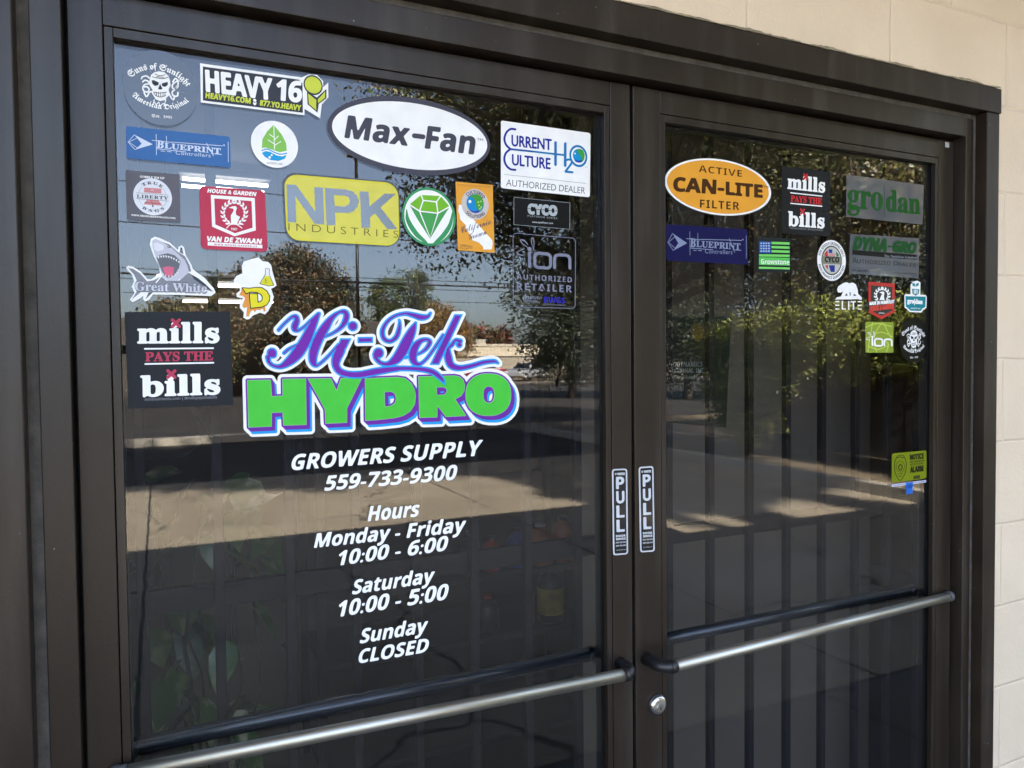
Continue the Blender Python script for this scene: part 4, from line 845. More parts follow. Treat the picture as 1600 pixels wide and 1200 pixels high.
# --- blueprint (twice)
def blue(d, base, fg):
    d.rrect('backing', base, [(187, 628), (838, 695), (842, 888), (190, 828)], 14, 0)
    d.poly('arrow', fg, [(240, 682), (355, 742), (245, 776), (285, 738)], 1); d.stroke('arrow', fg, [(240, 682), (200, 728), (245, 776)], 2, 1, smooth=False); d.stroke('arrow', fg, [(205, 728), (262, 700), (290, 738), (260, 765), (205, 728)], 1.8, 1.3, smooth=False)
    d.text('lettering', fg, 's', 'B', (378, 763), (422, 768), (382, 716), 1, off=.02); d.text('lettering', fg, 's', 'LUEPRINT', (428, 766), (780, 802), (428, 732), 1, off=.02)
    d.text('lettering', fg, 'p', 'Controllers', (498, 805), (716, 824), (498, 781), 1, sp=1.1)
    for q in ([(376, 680), (378, 808)], [(440, 692), (441, 732)], [(350, 717), (470, 730)], [(470, 728), (790, 752)], [(378, 770), (560, 790)], [(690, 735), (735, 815)], [(720, 800), (785, 806)], [(826, 728), (827, 852)], [(405, 784), (430, 786)], [(445, 787), (470, 790)]): d.stroke('lettering', fg, q, 1.9, 1.6)
    d.ell('lettering', fg, (800, 748), 5, 5, 1)
d = st('blue oblong sticker with arrow head and drafting lines, upper left of the left door', (150, 40, .25), False); blue(d, '#3f70ae', '#dbe6f8'); d.done()
d = st('dark navy oblong sticker with pale arrow head under the orange oval', (1010, 160, .3), False); d.fit([(187, 628), (838, 695), (190, 828)], [(102, 634), (527, 662), (104, 824)]); blue(d, '#0d0d4a', '#8b95b5'); d.done()
# --- bell sticker
d = st('dark square sticker with a white disc bearing a pink bell', (190, 260, .08333), False); k = '#6c6a72'
d.rrect('backing', '#67656e', [(75, 70), (1090, 150), (1105, 1050), (98, 1000)], 15, 0)
d.ell('disc', '#eceef6', (580, 571), 363, 345, 1); d.ell('disc', k, (580, 571), 268, 250, 2, 48, r0=.985)
d.poly('bell', '#d98f93', [(425, 398), (745, 418), (745, 512), (680, 505), (600, 440), (560, 440), (490, 490), (420, 485)], 2); d.poly('bell', '#d98f93', [(490, 490), (530, 450), (620, 450), (680, 510)], 2.4); d.poly('bell', '#d98f93', [(480, 620), (690, 635), (768, 738), (410, 712)], 2); d.stroke('bell', '#8a4a50', [(440, 678), (735, 702)], 5, 3); d.stroke('bell', '#8a4a50', [(550, 625), (585, 720)], 4, 3); d.ell('bell', k, (585, 745), 16, 20, 2)
d.poly('disc', '#eceef6', [(272, 496), (880, 540), (878, 652), (272, 604)], 4); d.stroke('disc', k, [(275, 496), (880, 540)], 3, 5); d.stroke('disc', k, [(275, 604), (878, 652)], 3, 5)
k3 = '#4d4d52'; d.text('lettering', k3, 's', 'LIBERTY', (285, 588), (872, 628), (285, 528), 6, off=.012, sp=1.15); d.arc('lettering', k3, 's', 'TRUE', (580, 571), 268, 330, 128, 50, 3, off=.012, ky=.95, sp=1.6); d.arc('lettering', k3, 's', 'BAGS', (580, 571), 330, 272, 232, 312, 3, off=.012, ky=.95, sp=1.6)
d.text('lettering', W_, 's', "GOBBLE 'EM UP", (345, 207), (802, 242), (345, 168), 1, off=.02); d.text('lettering', W_, 's', 'WWW.TRUELIBERTYBAGS.COM', (180, 928), (1010, 987), (180, 897), 1, off=.02); d.done()
# --- red shield
def wreath(d, part, m, c, R, n, a0, a1, ln, wd, layer):
    for sgn in (-1, 1):
        for i in range(n):
            a = R_(-90+sgn*(a0+(a1-a0)*i/(n-1))); px, py = c[0]+R*math.cos(a), c[1]-R*math.sin(a)
            for q in (-.45, .55):
                t = a+sgn*(math.pi/2)+q*sgn; ex, ey = math.cos(t), -math.sin(t); nx_, ny_ = -ey, ex
                d.poly(part, m, [(px, py), (px+ex*ln*.5+nx_*wd, py+ey*ln*.5+ny_*wd), (px+ex*ln, py+ey*ln), (px+ex*ln*.5-nx_*wd, py+ey*ln*.5-ny_*wd)], layer)
d = st('red square sticker with a large white shield holding a bird inside a wreath', (310, 280, .1), False); k = '#c63c58'
d.rrect('backing', k, [(12, 103), (1040, 178), (1086, 1140), (40, 1087)], 80, 0)
d.poly('shield', W_, [(195, 245), (880, 295), (897, 800), (566, 892), (213, 742)], 1); d.poly('shield', k, [(247, 302), (830, 342), (846, 758), (570, 845), (265, 708)], 2)
wreath(d, 'wreath', W_, (560, 530), 178, 8, 22, 165, 78, 17, 3); d.stroke('wreath', W_, [(440, 765), (500, 710), (600, 712), (680, 765)], 7, 3.5); d.stroke('wreath', W_, [(430, 690), (700, 708)], 7, 3.6)
d.poly('bird', W_, [(470, 447), (540, 425), (585, 422), (602, 455), (582, 505), (590, 560), (650, 590), (600, 702), (510, 698), (505, 570), (552, 490), (542, 462)], 4); d.text('lettering', W_, 'b', '1987', (507, 796), (605, 802), (507, 758), 3)
d.text('lettering', W_, 'b', 'HOUSE & GARDEN', (138, 206), (905, 264), (142, 144), 1, off=.03, shear=.15); d.text('lettering', W_, 'b', 'VAN DE ZWAAN', (130, 966), (990, 1010), (134, 888), 1, off=.03, shear=.12)
d.poly('lettering', W_, [(146, 980), (1000, 1026), (1000, 1080), (146, 1036)], 1); d.text('lettering', k, 'b', 'WWW.HOUSE-GARDEN.US', (245, 1031), (918, 1065), (245, 1004), 2, sp=1.3); d.done()
# --- yellow plate
d = st('large yellow plate sticker with three big grey letters and thin spaced capitals below', (440, 260, .125))
d.rrect('rim', '#5d6166', [(8, 68), (1470, 196), (1488, 1006), (58, 934)], 170, 0); d.rrect('backing', '#e4dc62', [(30, 92), (1455, 212), (1474, 1000), (62, 918)], 165, 1); k = mat('mirror_cutout', (.03, .035, .04), .06, spec=1.0, bump=.04, bscale=300)
d.rrect('backing', '#f0e614', [(40, 100), (1450, 218), (1468, 992), (68, 910)], 160, 2, ring=9)
d.poly('cut_letters', k, [(62, 225), (180, 232), (420, 565), (408, 258), (515, 265), (535, 725), (415, 720), (172, 370), (182, 700), (75, 695)], 2)
Xn, Yn = np.meshgrid(np.arange(520, 990, 4), np.arange(250, 760, 4)); d.iso('cut_letters', k, d_poly(Xn, Yn, [[(540, 268), (800, 290), (880, 310), (940, 360), (965, 430), (950, 500), (900, 560), (830, 585), (668, 575), (672, 737), (562, 735)], [(655, 358), (790, 365), (838, 388), (852, 430), (840, 475), (790, 500), (662, 497)]]), 520, 250, 4, 0, 2)
d.poly('cut_letters', k, [(975, 312), (1085, 318), (1098, 500), (1285, 340), (1425, 345), (1235, 515), (1445, 785), (1320, 785), (1165, 585), (1105, 640), (1105, 768), (1000, 768)], 2)
d.text('lettering', '#6c6630', 'p', 'I N D U S T R I E S', (85, 800), (1458, 894), (85, 706), 2, off=-.012, sp=1.0); d.done()
# --- green gem
d = st('white round sticker with a green rim and a faceted green gem', (500, 100, .2875)); k = '#3f9d63'
d.ell('rim', k, (591, 830), 146, 158, 0); d.ell('disc', W_, (591, 830), 133, 145, 1)
d.poly('gem', '#4ea85a', [(485, 765), (548, 712), (655, 718), (705, 775), (655, 855), (598, 950), (530, 845)], 2); d.poly('gem', '#7cc332', [(485, 765), (548, 712), (655, 718), (705, 775), (640, 812), (540, 800)], 3)
for q in ([(487, 766), (540, 800), (640, 812), (703, 776)], [(548, 712), (560, 742), (632, 750), (655, 718)], [(560, 742), (540, 800), (598, 945), (640, 812), (632, 750)]): d.stroke('gem', W_, q, 3.6, 4, smooth=False)
d.stroke('gem', k, [(470, 790, 2), (478, 850, 11), (520, 920, 13), (570, 965, 8), (590, 985, 2)], 8, 2); d.stroke('gem', k, [(722, 795, 2), (708, 870, 10), (672, 930, 13), (630, 968, 8), (606, 988, 2)], 8, 2); d.done()
# --- orange california card
d = st('orange upright card with a white state outline and a globe in a beige ring', (700, 280, .1)); k = '#1e1f5c'
d.poly('backing', '#f2aa3e', [(118, 38), (698, 90), (728, 1150), (155, 1110)], 0)
d.poly('state_outline', W_, [(165, 400), (290, 408), (300, 520), (395, 625), (690, 955), (697, 1010), (680, 1097), (555, 1100), (545, 1050), (480, 990), (380, 955), (370, 900), (310, 820), (275, 770), (275, 715), (190, 630), (180, 560), (160, 500)], 1)
d.ell('ring', '#d9cfc9', (422, 392), 212, 240, 2); d.ell('globe', '#148fd2', (422, 382), 135, 150, 3); d.poly('globe', '#4ba03a', [(330, 275), (400, 235), (470, 240), (530, 290), (555, 380), (530, 460), (480, 505), (440, 440), (425, 350), (390, 290)], 4); d.poly('globe', '#4436a8', [(330, 480), (400, 505), (480, 490), (490, 505), (440, 528), (380, 520)], 4); d.ell('globe', W_, (340, 350), 22, 24, 4)
for q in ((470, 360), (510, 350), (480, 410), (515, 440), (495, 465)): d.ell('globe', '#a9d67a', q, 14, 15, 5)
d.arc('ring_lettering', k, 'b', 'CULTURED', (422, 392), 150, 200, 138, 35, 3, ky=1.0); d.arc('ring_lettering', k, 'b', 'SOLUTIONS', (422, 392), 200, 152, 222, 322, 3, ky=1.0)
d.text('lettering', '#3c3b66', 'c', 'California', (205, 850), (668, 700), (200, 745), 2, off=-.004); d.text('lettering', '#3c3b66', 'c', 'Grown', (325, 950), (600, 858), (322, 855), 2, off=-.004)
d.text('heading', '#c98a3c', 'p', 'PREMIUM PLANT NUTRIENT', (150, 108), (668, 138), (150, 72), 1); d.text('footer', '#7a5a4a', 'p', 'CURRENT', (190, 1050), (320, 1060), (190, 1015), 1); d.text('footer', '#7a5a4a', 'p', 'CULTURE', (190, 1090), (320, 1100), (190, 1062), 1); d.text('footer', '#7a5a4a', 'p', 'H2O', (320, 1080), (380, 1085), (320, 1035), 1); d.done()
# --- black card and clear film at the right of the left door
d = st('small black card with a thin grey frame and blocky grey letters on the left door', (795, 300, .15827), False)
d.poly('backing', K_, [(48, 50), (605, 105), (603, 370), (48, 325)], 0); d.rrect('frame', '#a5a9ac', [(48, 50), (605, 105), (603, 370), (48, 325)], 2, 1, ring=4)
d.text('lettering', '#b9c0c4', 'b', 'CYCO', (185, 212), (480, 234), (185, 110), 1, off=.05); d.poly('lettering', K_, [(180, 162), (482, 186), (482, 191), (180, 167)], 2); d.text('lettering', '#8f9599', 'b', 'PLATINUM SERIES', (185, 245), (478, 270), (185, 226), 1, sp=1.3); d.text('lettering', '#c9cdd0', 'b', 'www.cycoflower.com', (230, 304), (435, 317), (230, 286), 1); d.done()
def ion(d, m, r, layer=1):
    d.stroke('letters', m, [(204, 600), (205, 735)], r, layer, smooth=False); d.ell('letters', m, (204, 564), r*1.35, r*1.4, layer)
    d.stroke('letters', m, [(256, 680), (258, 720), (285, 744), (335, 747), (385, 750), (410, 727), (411, 680), (410, 640), (385, 614), (335, 609), (285, 605), (258, 632)], r, layer, closed=True)
    d.stroke('letters', m, [(452, 745), (452, 660), (468, 628), (520, 622), (575, 628), (600, 655), (602, 700), (603, 752)], r, layer)
    for q in ([(248, 580, 3), (222, 490, 4), (233, 452, 6), (248, 490, 5), (246, 555, 3)], [(190, 550, 3), (130, 505, 4), (116, 475, 6), (150, 478, 5), (188, 520, 3)], [(150, 560, 3), (95, 585, 4), (86, 605, 6), (115, 622, 5), (155, 622, 3)]): d.stroke('orbits', m, q, 4, layer)
k = '#85889c'
d = st('clear film sticker with a pale rounded frame and orbit loops on the left door', (795, 300, .15827), False)
d.rrect('frame', k, [(38, 402), (662, 455), (658, 1152), (42, 1137)], 38, 1, ring=6); ion(d, k, 15)
d.text('lettering', k, 'b', 'AUTHORIZED', (78, 862), (622, 893), (78, 807), 1, sp=1.2); d.text('lettering', k, 'b', 'RETAILER', (78, 965), (622, 991), (78, 894), 1, off=.01, sp=1.3); d.text('lettering', k, 'b', 'EXCLUSIVELY', (138, 1048), (328, 1058), (138, 1024), 1); d.text('lettering', k, 'b', 'THROUGH', (140, 1085), (278, 1092), (140, 1060), 1)
d.text('lettering', '#2f2ca0', 'b', 'BWGS', (346, 1093), (556, 1100), (346, 1034), 1, off=.013); d.text('lettering', k, 'b', 'FULL SPECTRUM DISTRIBUTION', (340, 1117), (562, 1124), (340, 1106), 1); d.done()
# --- shark
d = st('white die cut sticker of a grey shark with open jaws above serif lettering', (190, 360, .1))
d.poly('backing', W_, [(72, 580), (102, 549), (180, 568), (295, 640), (405, 762), (460, 765), (530, 720), (540, 688), (600, 665), (585, 560), (500, 400), (440, 220), (458, 130), (520, 99), (600, 120), (760, 195), (880, 310), (890, 258), (940, 235), (975, 268), (1000, 380), (1090, 540), (1112, 600), (1155, 640), (1295, 740), (1440, 905), (1470, 970), (1400, 1027), (1000, 1010), (490, 1000), (425, 1090), (370, 1112), (333, 1072), (340, 1025), (250, 1085), (170, 1122), (128, 1082), (200, 980), (158, 880), (195, 790), (160, 690), (90, 625)], 0)
sk = 'shark_print'
d.poly(sk, '#8d9099', [(105, 590), (180, 600), (285, 670), (400, 795), (500, 780), (620, 715), (700, 785), (900, 785), (1045, 660), (1200, 750), (1435, 962), (1330, 930), (1000, 970), (300, 965), (160, 1080), (235, 960), (205, 880), (235, 780), (195, 690)], 1)
d.poly(sk, '#cfd0dc', [(475, 165), (525, 132), (640, 180), (790, 280), (900, 385), (985, 460), (1030, 560), (1050, 645), (960, 740), (850, 790), (720, 785), (640, 720), (600, 610), (540, 440), (485, 270)], 2)
d.poly(sk, '#8b8d97', [(640, 180), (790, 280), (900, 385), (985, 460), (1030, 560), (1050, 645), (1085, 640), (1060, 540), (985, 400), (880, 340), (740, 215)], 3); d.poly(sk, '#e9eaf2', [(495, 200), (560, 190), (660, 240), (660, 300), (560, 330), (510, 300)], 3)
d.poly(sk, '#70737c', [(548, 425), (600, 382), (720, 358), (830, 390), (922, 482), (890, 610), (820, 705), (740, 745), (680, 725), (632, 645), (580, 520)], 3); d.poly(sk, '#e2708e', [(640, 580), (730, 560), (822, 580), (805, 690), (740, 725), (680, 695)], 4)
for i in range(9):
    t = i/8; x = 575+t*320; y = 400-150*t*(1-t)*1.1+t*75; d.poly(sk, W_, [(x-15, y+2), (x+15, y+8), (x+4, y+46)], 4.3)
for i in range(9):
    t = i/8; a = math.pi*(.98-.93*t); x = 745+150*math.cos(a); y = 600+130*math.sin(a)*1.0; d.poly(sk, W_, [(x-10, y+6), (x+10, y+6), (745+128*math.cos(a), 600+104*math.sin(a)-12)], 5.2)
d.ell(sk, '#53565f', (742, 256), 26, 18, 4); d.ell(sk, W_, (738, 252), 8, 7, 5); d.poly(sk, '#7a7d86', [(905, 345), (925, 262), (945, 275), (965, 370)], 2); d.ell(sk, '#1c1d20', (930, 283), 13, 15, 3); d.poly(sk, '#3d4652', [(1090, 690), (1200, 752), (1310, 840), (1432, 962), (1350, 915), (1230, 830), (1130, 760)], 2); d.poly(sk, '#6a7077', [(375, 1075), (420, 970), (490, 965)], 2)
d.stroke(sk, W_, [(540, 815), (620, 715)], 9, 3)
d.text('lettering', '#7d808e', 's', 'Great White', (203, 948), (1340, 984), (203, 780), 5, off=.025); d.text('lettering', '#dcdee9', 's', 'Great White', (208, 938), (1330, 972), (208, 800), 6, off=.004); d.done()
# --- die-cut letter D with honey and flask
d = st('white die cut sticker with a yellow letter on orange honey and a yellow flask', (350, 390, .1))
d.poly('backing', W_, [(150, 480), (190, 415), (285, 370), (278, 250), (310, 185), (370, 168), (440, 145), (540, 120), (600, 180), (690, 193), (738, 240), (752, 320), (802, 500), (822, 560), (780, 592), (735, 610), (778, 740), (742, 860), (690, 960), (640, 1012), (560, 985), (450, 1030), (400, 1082), (350, 1092), (303, 1060), (310, 980), (248, 910), (250, 820), (300, 760), (200, 742), (193, 690), (250, 640), (240, 560), (160, 522)], 0)
d.poly('honey', '#eb9f45', [(275, 600), (335, 690), (400, 690), (400, 905), (640, 890), (650, 955), (625, 972), (605, 920), (560, 945), (505, 940), (485, 985), (455, 945), (420, 965), (385, 1045), (345, 1045), (362, 900), (310, 912), (284, 880), (330, 760), (290, 722), (235, 715), (270, 650)], 1)
Xn, Yn = np.meshgrid(np.arange(240, 760, 5), np.arange(550, 950, 5)); DD = d_poly(Xn, Yn, [[(285, 598), (400, 606), (500, 590), (590, 596), (665, 645), (712, 725), (708, 800), (665, 865), (590, 897), (415, 915), (398, 690), (520, 690), (530, 825), (565, 815), (598, 785), (600, 740), (575, 700), (520, 670), (420, 662), (345, 690)]])
d.iso('letter', '#1c1815', DD, 240, 550, 5, 9, 2); d.iso('letter', '#efe22c', DD, 240, 550, 5, -5, 3)
d.poly('flask', '#444650', [(644, 292), (716, 298), (712, 385), (784, 562), (700, 575), (552, 535), (640, 385)], 1); d.poly('flask', '#f2f3f6', [(652, 300), (708, 306), (704, 388), (770, 556), (700, 566), (565, 530), (650, 390)], 2); d.poly('flask', '#e9e233', [(640, 412), (712, 415), (770, 556), (700, 566), (565, 530)], 3)
for y in (460, 485, 512): d.stroke('flask', '#444650', [(640, y), (662, y+3)], 4, 4)
d.done()
# --- mills (twice)
def mills(d, bg_, wh, rd):
    d.poly('backing', bg_, [(58, 589), (717, 588), (738, 1172), (82, 1195)], 0)
    def slab(tx, bl, br, tl, w):
        d.text('lettering', wh, 's', tx, bl, br, tl, 1, off=.03, sp=1.0)
    slab('mills', (137, 783), (652, 779), (137, 652), 0); slab('bills', (158, 1116), (658, 1100), (156, 984), 0)
    for pn_, cx, cy in (('cross.upper', 379, 660), ('cross.lower', 351, 978)): d.stroke(pn_, rd, [(cx-22, cy-20), (cx+22, cy+20)], 10, 2, smooth=False); d.stroke(pn_, rd, [(cx-22, cy+20), (cx+22, cy-20)], 10, 2.6, smooth=False)
    d.stroke('lettering', wh, [(185, 820), (612, 816)], 5, 1); d.stroke('lettering', wh, [(188, 915), (614, 907)], 5, 1)
    d.text('lettering', rd, 's', 'PAYS THE', (187, 898), (613, 891), (187, 840), 1, off=.022); d.text('lettering', '#8c9098', 'p', 'millsnutrients.com | #millspaysthebills', (185, 1145), (636, 1130), (185, 1125), 1); 
d = st('large black sticker with white slab words at the left edge of the left door', (180, 340, .25), False); mills(d, '#20242b', W_, '#c2405e'); d.done()
d = st('small upright black sticker with white slab words and red crosses on the right door', (1010, 160, .3), False); d.fit([(58, 589), (717, 588), (82, 1195)], [(706, 332), (958, 362), (706, 682)]); mills(d, '#191b1f', W_, '#d23038'); d.done()
# --- orange oval
d = st('orange oval sticker with a white rim and dark brown capitals on the right door', (1010, 160, .3)); k = '#4a2b10'
d.ell('rim', '#3a3733', (372, 441), 282, 150, 0, 64); d.ell('rim', W_, (372, 441), 277, 146, 1, 64); d.ell('disc', '#f2a93a', (372, 441), 265, 137, 2, 64)
d.text('lettering', k, 'b', 'ACTIVE', (272, 362), (496, 389), (272, 326), 3, off=-.01, sp=1.1); d.text('lettering', k, 'b', 'CAN', (137, 460), (362, 476), (140, 386), 3, off=.03); d.stroke('lettering', k, [(376, 452), (398, 454)], 8, 3, smooth=False); d.text('lettering', k, 'b', 'LITE', (412, 479), (605, 496), (412, 412), 3, off=.03); d.text('lettering', k, 'b', 'FILTER', (278, 548), (483, 561), (278, 506), 3, off=-.005, sp=1.1); d.text('lettering', k, 'p', 'TM', (606, 446), (634, 449), (606, 433), 3); d.done()
# --- grey translucent pair
gl = mat('grey_film', (.095, .10, .115), .04, spec=.7)
d = st('grey film sticker with one large green word, top right of the right door', (1010, 160, .3), False)
d.poly('backing', gl, [(1042, 375), (1446, 430), (1438, 636), (1040, 596)], 0); d.text('lettering', '#15541c', 's', 'gro', (1046, 546), (1232, 563), (1046, 452), 1, off=.018); d.text('lettering', '#15541c', 's', 'dan', (1246, 564), (1428, 583), (1246, 452), 1, off=.018); d.stroke('lettering', '#2a4a33', [(1238, 430), (1239, 592)], 2, 1); d.done()
d = st('grey film card with a slanted green word, black bar and dealer capitals', (1260, 365, .125), False)
d.poly('backing', gl, [(545, 3), (1412, 60), (1402, 560), (535, 500)], 0); d.text('lettering', '#0f4d20', 'b', 'DYNA', (572, 190), (1005, 222), (580, 30), 1, off=.05, shear=.25); d.text('lettering', '#0f4d20', 'b', 'GRO', (1070, 222), (1375, 248), (1075, 80), 1, off=.05, shear=.25); d.stroke('lettering', '#0f4d20', [(1025, 160), (1065, 163)], 11, 1, smooth=False)
d.poly('lettering', K_, [(575, 203), (1376, 265), (1373, 328), (572, 262)], 1); d.text('lettering', '#8d93a0', 's', 'The Nutrition Solution', (970, 292), (1370, 316), (970, 262), 2); d.text('lettering', '#1c2028', 'b', 'A', (572, 365), (632, 369), (572, 300), 1, off=-.02); d.text('lettering', '#1c2028', 'b', 'UTHORIZED', (636, 372), (1050, 398), (636, 318), 1, off=-.02); d.text('lettering', '#1c2028', 'b', 'D', (1090, 400), (1145, 404), (1090, 338), 1, off=-.02); d.text('lettering', '#1c2028', 'b', 'EALER', (1155, 405), (1370, 421), (1155, 358), 1, off=-.02)
d.text('lettering', '#2b3038', 'b', '800-396-2476', (567, 466), (776, 478), (567, 447), 1); d.text('lettering', '#2b3038', 'b', 'DYNA-GRO.COM', (1100, 500), (1370, 514), (1100, 482), 1); d.done()
# --- green flag
d = st('small square sticker with a green striped flag and blue starred corner', (1010, 160, .3)); g = '#7fe06c'
d.poly('backing', '#20262a', [(578, 703), (752, 708), (750, 885), (578, 880)], 0)
for i in range(6):
    x0 = 651 if i < 3 else 587; y = 726+i*21.5; d.poly('flag', g, [(x0, y), (745, y+3), (745, y+15), (x0, y+12)], 1)
d.poly('flag', '#2360ad', [(588, 724), (647, 726), (647, 786), (588, 784)], 1)
for i in range(4):
    for j in range(4): d.ell('flag', W_, (597+j*13.5, 734+i*13.5), 3.2, 3.2, 2, 8)
d.poly('flag', '#5cc95a', [(586, 806), (746, 810), (746, 850), (586, 846)], 1.5); d.text('lettering', W_, 'b', 'Growstone', (596, 842), (743, 845), (596, 816), 2.5, off=-.01); d.poly('flag', g, [(586, 856), (746, 860), (746, 870), (586, 866)], 1); d.done()
# --- oval badge
d = st('small white oval badge with flags behind a grey band on the right door', (1260, 365, .125)); k = '#26282c'
d.ell('rim', '#3a3c3c', (313, 336), 183, 262, 0); d.ell('rim', W_, (313, 336), 178, 255, 1); d.ell('oval', '#55564e', (313, 336), 128, 186, 2); d.ell('oval', '#c9cac4', (313, 336), 114, 168, 3)
d.arc('lettering', k, 'b', 'FOR SERIOUS GROWERS ONLY', (313, 336), 140, 168, 165, 15, 2, ky=1.0); d.arc('lettering', k, 'b', 'PERFORMANCE GUARANTEED', (313, 336), 168, 142, 195, 345, 2, ky=1.0)
d.poly('flags', '#d8413f', [(222, 250), (258, 205), (270, 285), (222, 285)], 4); d.poly('flags', '#2e3d94', [(275, 195), (320, 200), (320, 245), (275, 240)], 4); d.poly('flags', '#d89a98', [(275, 245), (355, 250), (355, 285), (275, 282)], 4); d.poly('flags', '#3d7a4a', [(362, 220), (400, 262), (398, 285), (372, 285)], 4); d.poly('flags', '#28368c', [(275, 395), (352, 395), (350, 480), (300, 480)], 4); d.poly('flags', '#cf3b40', [(232, 395), (265, 395), (266, 450), (240, 420)], 4)
d.poly('band', '#8a8b78', [(188, 278), (440, 292), (440, 388), (188, 378)], 5); d.text('lettering', k, 'b', 'CYCO', (222, 355), (404, 362), (224, 285), 6, off=.03); d.done()
# --- bear
d = st('white die cut bear walking over five spaced white letters on the right door', (1260, 365, .125))
d.poly('bear', W_, [(383, 700), (398, 660), (430, 638), (462, 618), (500, 608), (532, 622), (580, 612), (618, 638), (640, 700), (645, 755), (690, 795), (692, 826), (620, 818), (560, 822), (420, 822), (360, 824), (375, 798), (430, 786), (458, 722), (430, 737), (393, 735)], 1)
for q in ([(478, 778), (500, 745), (515, 775)], [(580, 778), (600, 752), (625, 778)], [(538, 735), (550, 735), (550, 778), (540, 778)]): d.poly('bear', '#3a3c3c', q, 2)
for x in (360, 640):
    for y in (850, 896, 943): d.poly('letters', W_, [(x, y-7), (x+50, y-7), (x+50, y+7), (x, y+7)], 1)
for q in ([(440, 842), (456, 842), (456, 936), (492, 936), (492, 950), (440, 950)], [(520, 845), (536, 845), (536, 952), (520, 952)], [(548, 845), (615, 845), (615, 860), (594, 860), (594, 952), (578, 952), (578, 860), (548, 860)]): d.poly('letters', W_, q, 1)
d.done()
# --- red shield badge small
d = st('small shield sticker with a red frame and a white bird in a wreath', (1260, 365, .125)); k = '#c23a34'
d.poly('shield', k, [(775, 600), (1107, 625), (1102, 985), (936, 1072), (777, 985)], 0); d.poly('shield', '#3c3c37', [(808, 645), (1073, 667), (1070, 962), (936, 1028), (808, 962)], 1)
wreath(d, 'wreath', W_, (945, 770), 82, 6, 40, 165, 44, 11, 2); d.poly('bird', W_, [(905, 738), (950, 722), (972, 735), (965, 790), (975, 830), (910, 830), (925, 790), (945, 750)], 3)
d.poly('lettering', '#3c3c37', [(775, 848), (1107, 820), (1107, 925), (775, 968)], 2); d.text('lettering', W_, 'b', 'MADE IN HUMBOLDT', (783, 895), (1098, 868), (783, 852), 3, off=.03, shear=.1); d.text('lettering', '#dd4a3e', 'b', 'HOUSE & GARDEN', (783, 972), (1092, 935), (783, 905), 3, off=.03, shear=.1); d.text('lettering', W_, 'b', 'NUTRIENTS', (902, 1000), (975, 1003), (902, 985), 2); d.done()
# --- teal badge
d = st('teal die cut badge with white rim and a small sprout in a pot', (1260, 365, .125)); k = '#1c8a99'
d.poly('backing', W_, [(1224, 775), (1235, 760), (1300, 758), (1302, 640), (1330, 600), (1385, 588), (1425, 610), (1424, 762), (1490, 768), (1505, 790), (1500, 930), (1462, 948), (1440, 986), (1290, 980), (1258, 945), (1228, 925)], 0)
d.poly('badge', k, [(1240, 782), (1490, 788), (1486, 918), (1450, 935), (1428, 968), (1300, 964), (1270, 930), (1242, 912)], 1); d.poly('sprout', k, [(1318, 690), (1410, 694), (1405, 750), (1365, 778), (1325, 750)], 1); d.poly('sprout', k, [(1320, 618), (1355, 625), (1362, 660), (1330, 655)], 1); d.poly('sprout', k, [(1405, 612), (1368, 630), (1366, 662), (1400, 650)], 1)
for x in (1345, 1363, 1381): d.stroke('sprout', W_, [(x, 705), (x, 748)], 5, 2, smooth=False)
d.text('lettering', W_, 's', 'gro|dan', (1258, 868), (1452, 882), (1258, 808), 2, off=.03); d.text('lettering', W_, 'b', 'grodan101.com', (1305, 940), (1422, 944), (1305, 922), 2); d.done()
# --- lime square with white word
d = st('small lime green square sticker with a white three letter word on the right door', (1340, 480, .075))
d.rrect('backing', '#93a63c', [(162, 305), (748, 315), (744, 945), (165, 948)], 22, 0)
for q in ([(310, 315), (280, 500), (240, 700), (215, 930)], [(500, 330), (400, 480), (340, 640)], [(540, 330), (640, 540), (700, 640)], [(360, 560), (480, 520), (620, 560), (730, 620)], [(300, 700), (360, 850), (400, 935)], [(600, 930), (640, 780), (560, 690)], [(230, 820), (420, 880), (640, 800)], [(170, 420), (400, 340), (700, 400)]): d.stroke('backing', '#c2d65a', q, 11, 1)
Fs = [(203, 585), (603, 752), (203, 740)]; d.fit(Fs, [(302, 640), (708, 800), (302, 800)]); ion(d, W_, 17, 2); d.done()
# --- alarm notice
d = st('yellow green alarm notice sticker with a badge, white strip and blue tag', (1380, 690, .075), False); k = '#23260f'
d.rrect('backing', '#7f8c16', [(180, 248), (902, 180), (902, 765), (178, 858)], 45, 0)
d.stroke('badge', k, [(350, 285), (420, 295), (470, 400), (480, 500), (455, 650), (400, 760), (350, 808), (300, 760), (250, 650), (232, 520), (240, 420), (290, 310)], 7, 1, closed=True); d.stroke('badge', k, [(355, 400), (420, 440), (440, 520), (410, 610), (350, 635), (290, 600), (268, 530), (290, 440)], 4, 1, closed=True); d.stroke('badge', k, [(355, 470), (390, 510), (380, 580), (340, 590), (318, 530)], 10, 1, closed=True); d.stroke('badge', k, [(290, 340), (350, 320), (420, 335)], 8, 1); d.stroke('badge', k, [(310, 680), (400, 665)], 6, 1, smooth=False); d.stroke('badge', k, [(318, 730), (395, 715)], 6, 1, smooth=False)
d.text('lettering', k, 'b', 'NOTICE', (552, 382), (845, 350), (552, 268), 1, off=.03); d.text('lettering', k, 'b', 'THESE PREMISES ARE', (540, 448), (856, 412), (540, 408), 1); d.text('lettering', k, 'b', 'PROTECTED BY AN', (558, 503), (830, 470), (558, 463), 1); d.text('lettering', k, 'b', 'ALARM', (560, 650), (838, 612), (560, 525), 1, off=.03); d.poly('lettering', '#45491c', [(628, 715), (765, 695), (765, 770), (628, 785)], 1)
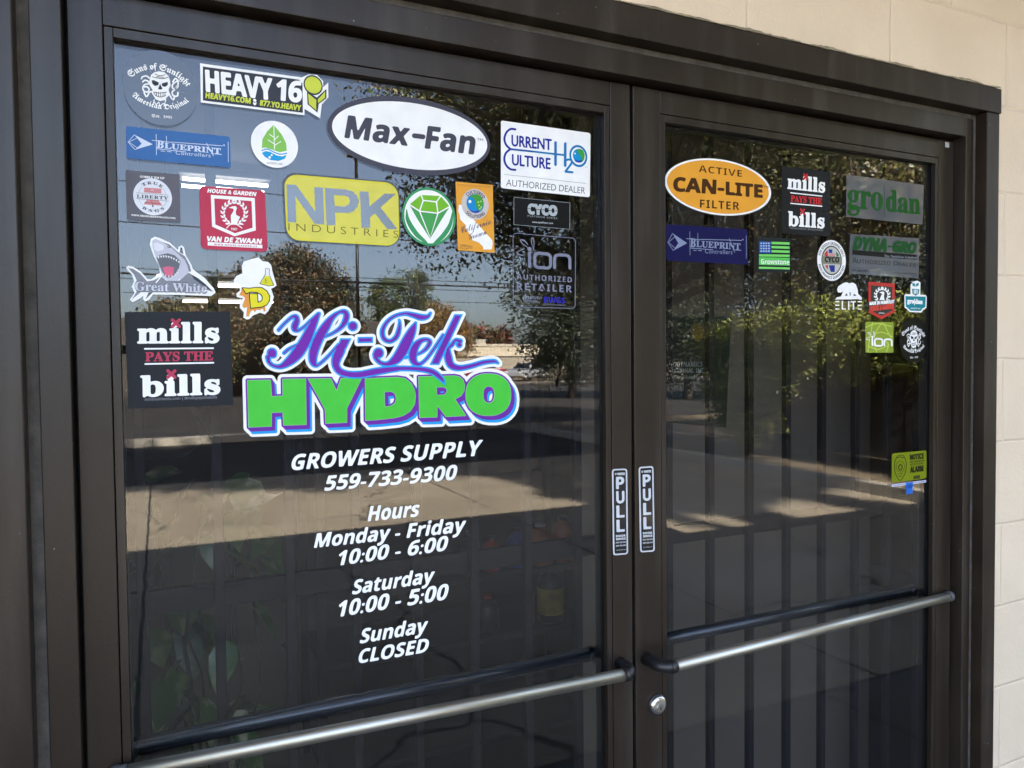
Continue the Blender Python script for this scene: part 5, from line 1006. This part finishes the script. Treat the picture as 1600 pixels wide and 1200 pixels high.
d.poly('strip', '#c9cee6', [(180, 890), (896, 800), (892, 850), (178, 945)], 0); d.text('strip', '#4a5280', 'p', 'ALARM CO SECURITY ALARM', (205, 925), (870, 842), (205, 900), 1); d.poly('tag', '#2f6fd0', [(470, 855), (615, 840), (610, 1085), (478, 1095)], 2); d.text('tag', '#12327a', 'b', 'VPD', (500, 975), (590, 965), (500, 905), 3); d.done()
# --- pull signs on the stiles
def pull(label, q, l0, l1):
    d = st(label, (900, 700, 1/6.), False, None, 'pull_sign', -.0006); blk = mat('gloss_black_sign', (.012, .012, .014), .08, spec=.6)
    q = [np.array(p, float) for p in q]
    def L(u, v): a = q[0]+(q[1]-q[0])*u; b_ = q[3]+(q[2]-q[3])*u; return tuple(a+(b_-a)*v)
    d.rrect('backing', '#d4d7dc', [L(0, 0), L(1, 0), L(1, 1), L(0, 1)], 26, 0); d.rrect('backing', blk, [L(.10, .017), L(.90, .017), L(.90, .983), L(.10, .983)], 15, 1)
    def tx(s_, u0, u1, v0, v1, off=.02, st_='b', c='#d9dce1'): d.text('lettering', c, st_, s_, L(u0, v1), L(u1, v1), L(u0, v0), 2, off=off)
    tx('VORTEX', .34, .84, .045, .072, .03); d.ell('lettering', '#d9dce1', L(.24, .058), 9, 10, 2, 16, r0=.55)
    for i, ch in enumerate('PULL'): v = .092+i*.166; tx(ch, .25, .79, v, v+.140, .012)
    tx('DOOR', .2, .84, .765, .79, .03); tx('SERVICE', .2, .84, .800, .825, .03); tx('(559) 333-9060', .18, .86, .845, .862, .0); tx('(800) 698-6783', .18, .86, .882, .899, 0); tx('www.vortexdoors.com', .2, .84, .935, .945, 0, 'p')
    d.done()
pull('black upright pull sign with white border on the left door', [(336, 198), (480, 192), (489, 996), (347, 1008)], 0, 0)
pull('black upright pull sign with white border on the right door above the keyhole lock', [(587, 178), (726, 168), (739, 970), (601, 980)], 0, 0)
# --- posters behind the right door
po = Dec('wall_poster', 'dark poster with pale lettering and a yellow badge behind the gate of the right door', 'poster', (1010, 420, .3), Y=.2985)
po.poly('sheet', '#1c2622', [(0, 245), (442, 250), (415, 828), (0, 790)], 0); k = '#8e9791'
po.text('lettering', k, 'b', 'HYDRODYNAMICS', (66, 512), (292, 509), (66, 486), 1, off=-.015); po.text('lettering', k, 'b', 'INTERNATIONAL, INC.', (52, 545), (302, 542), (52, 520), 1, off=-.015); po.text('lettering', k, 'p', 'www.hydrodynamicsintl.com', (52, 574), (292, 571), (52, 558), 1)
po.ell('badge', '#574818', (266, 328), 34, 50, 1); po.ell('badge', '#363c1e', (398, 326), 38, 52, 1); po.done()
po = Dec('wall_poster', 'dark triangular sign behind the gate at the right edge of the right door', 'sign', (1010, 420, .3), Y=.2985); po.poly('sheet', '#15171a', [(1448, 490), (1338, 690), (1448, 692)], 0); po.ell('emblem', '#5a6068', (1420, 620), 12, 20, 1, 20, r0=.6); po.done()
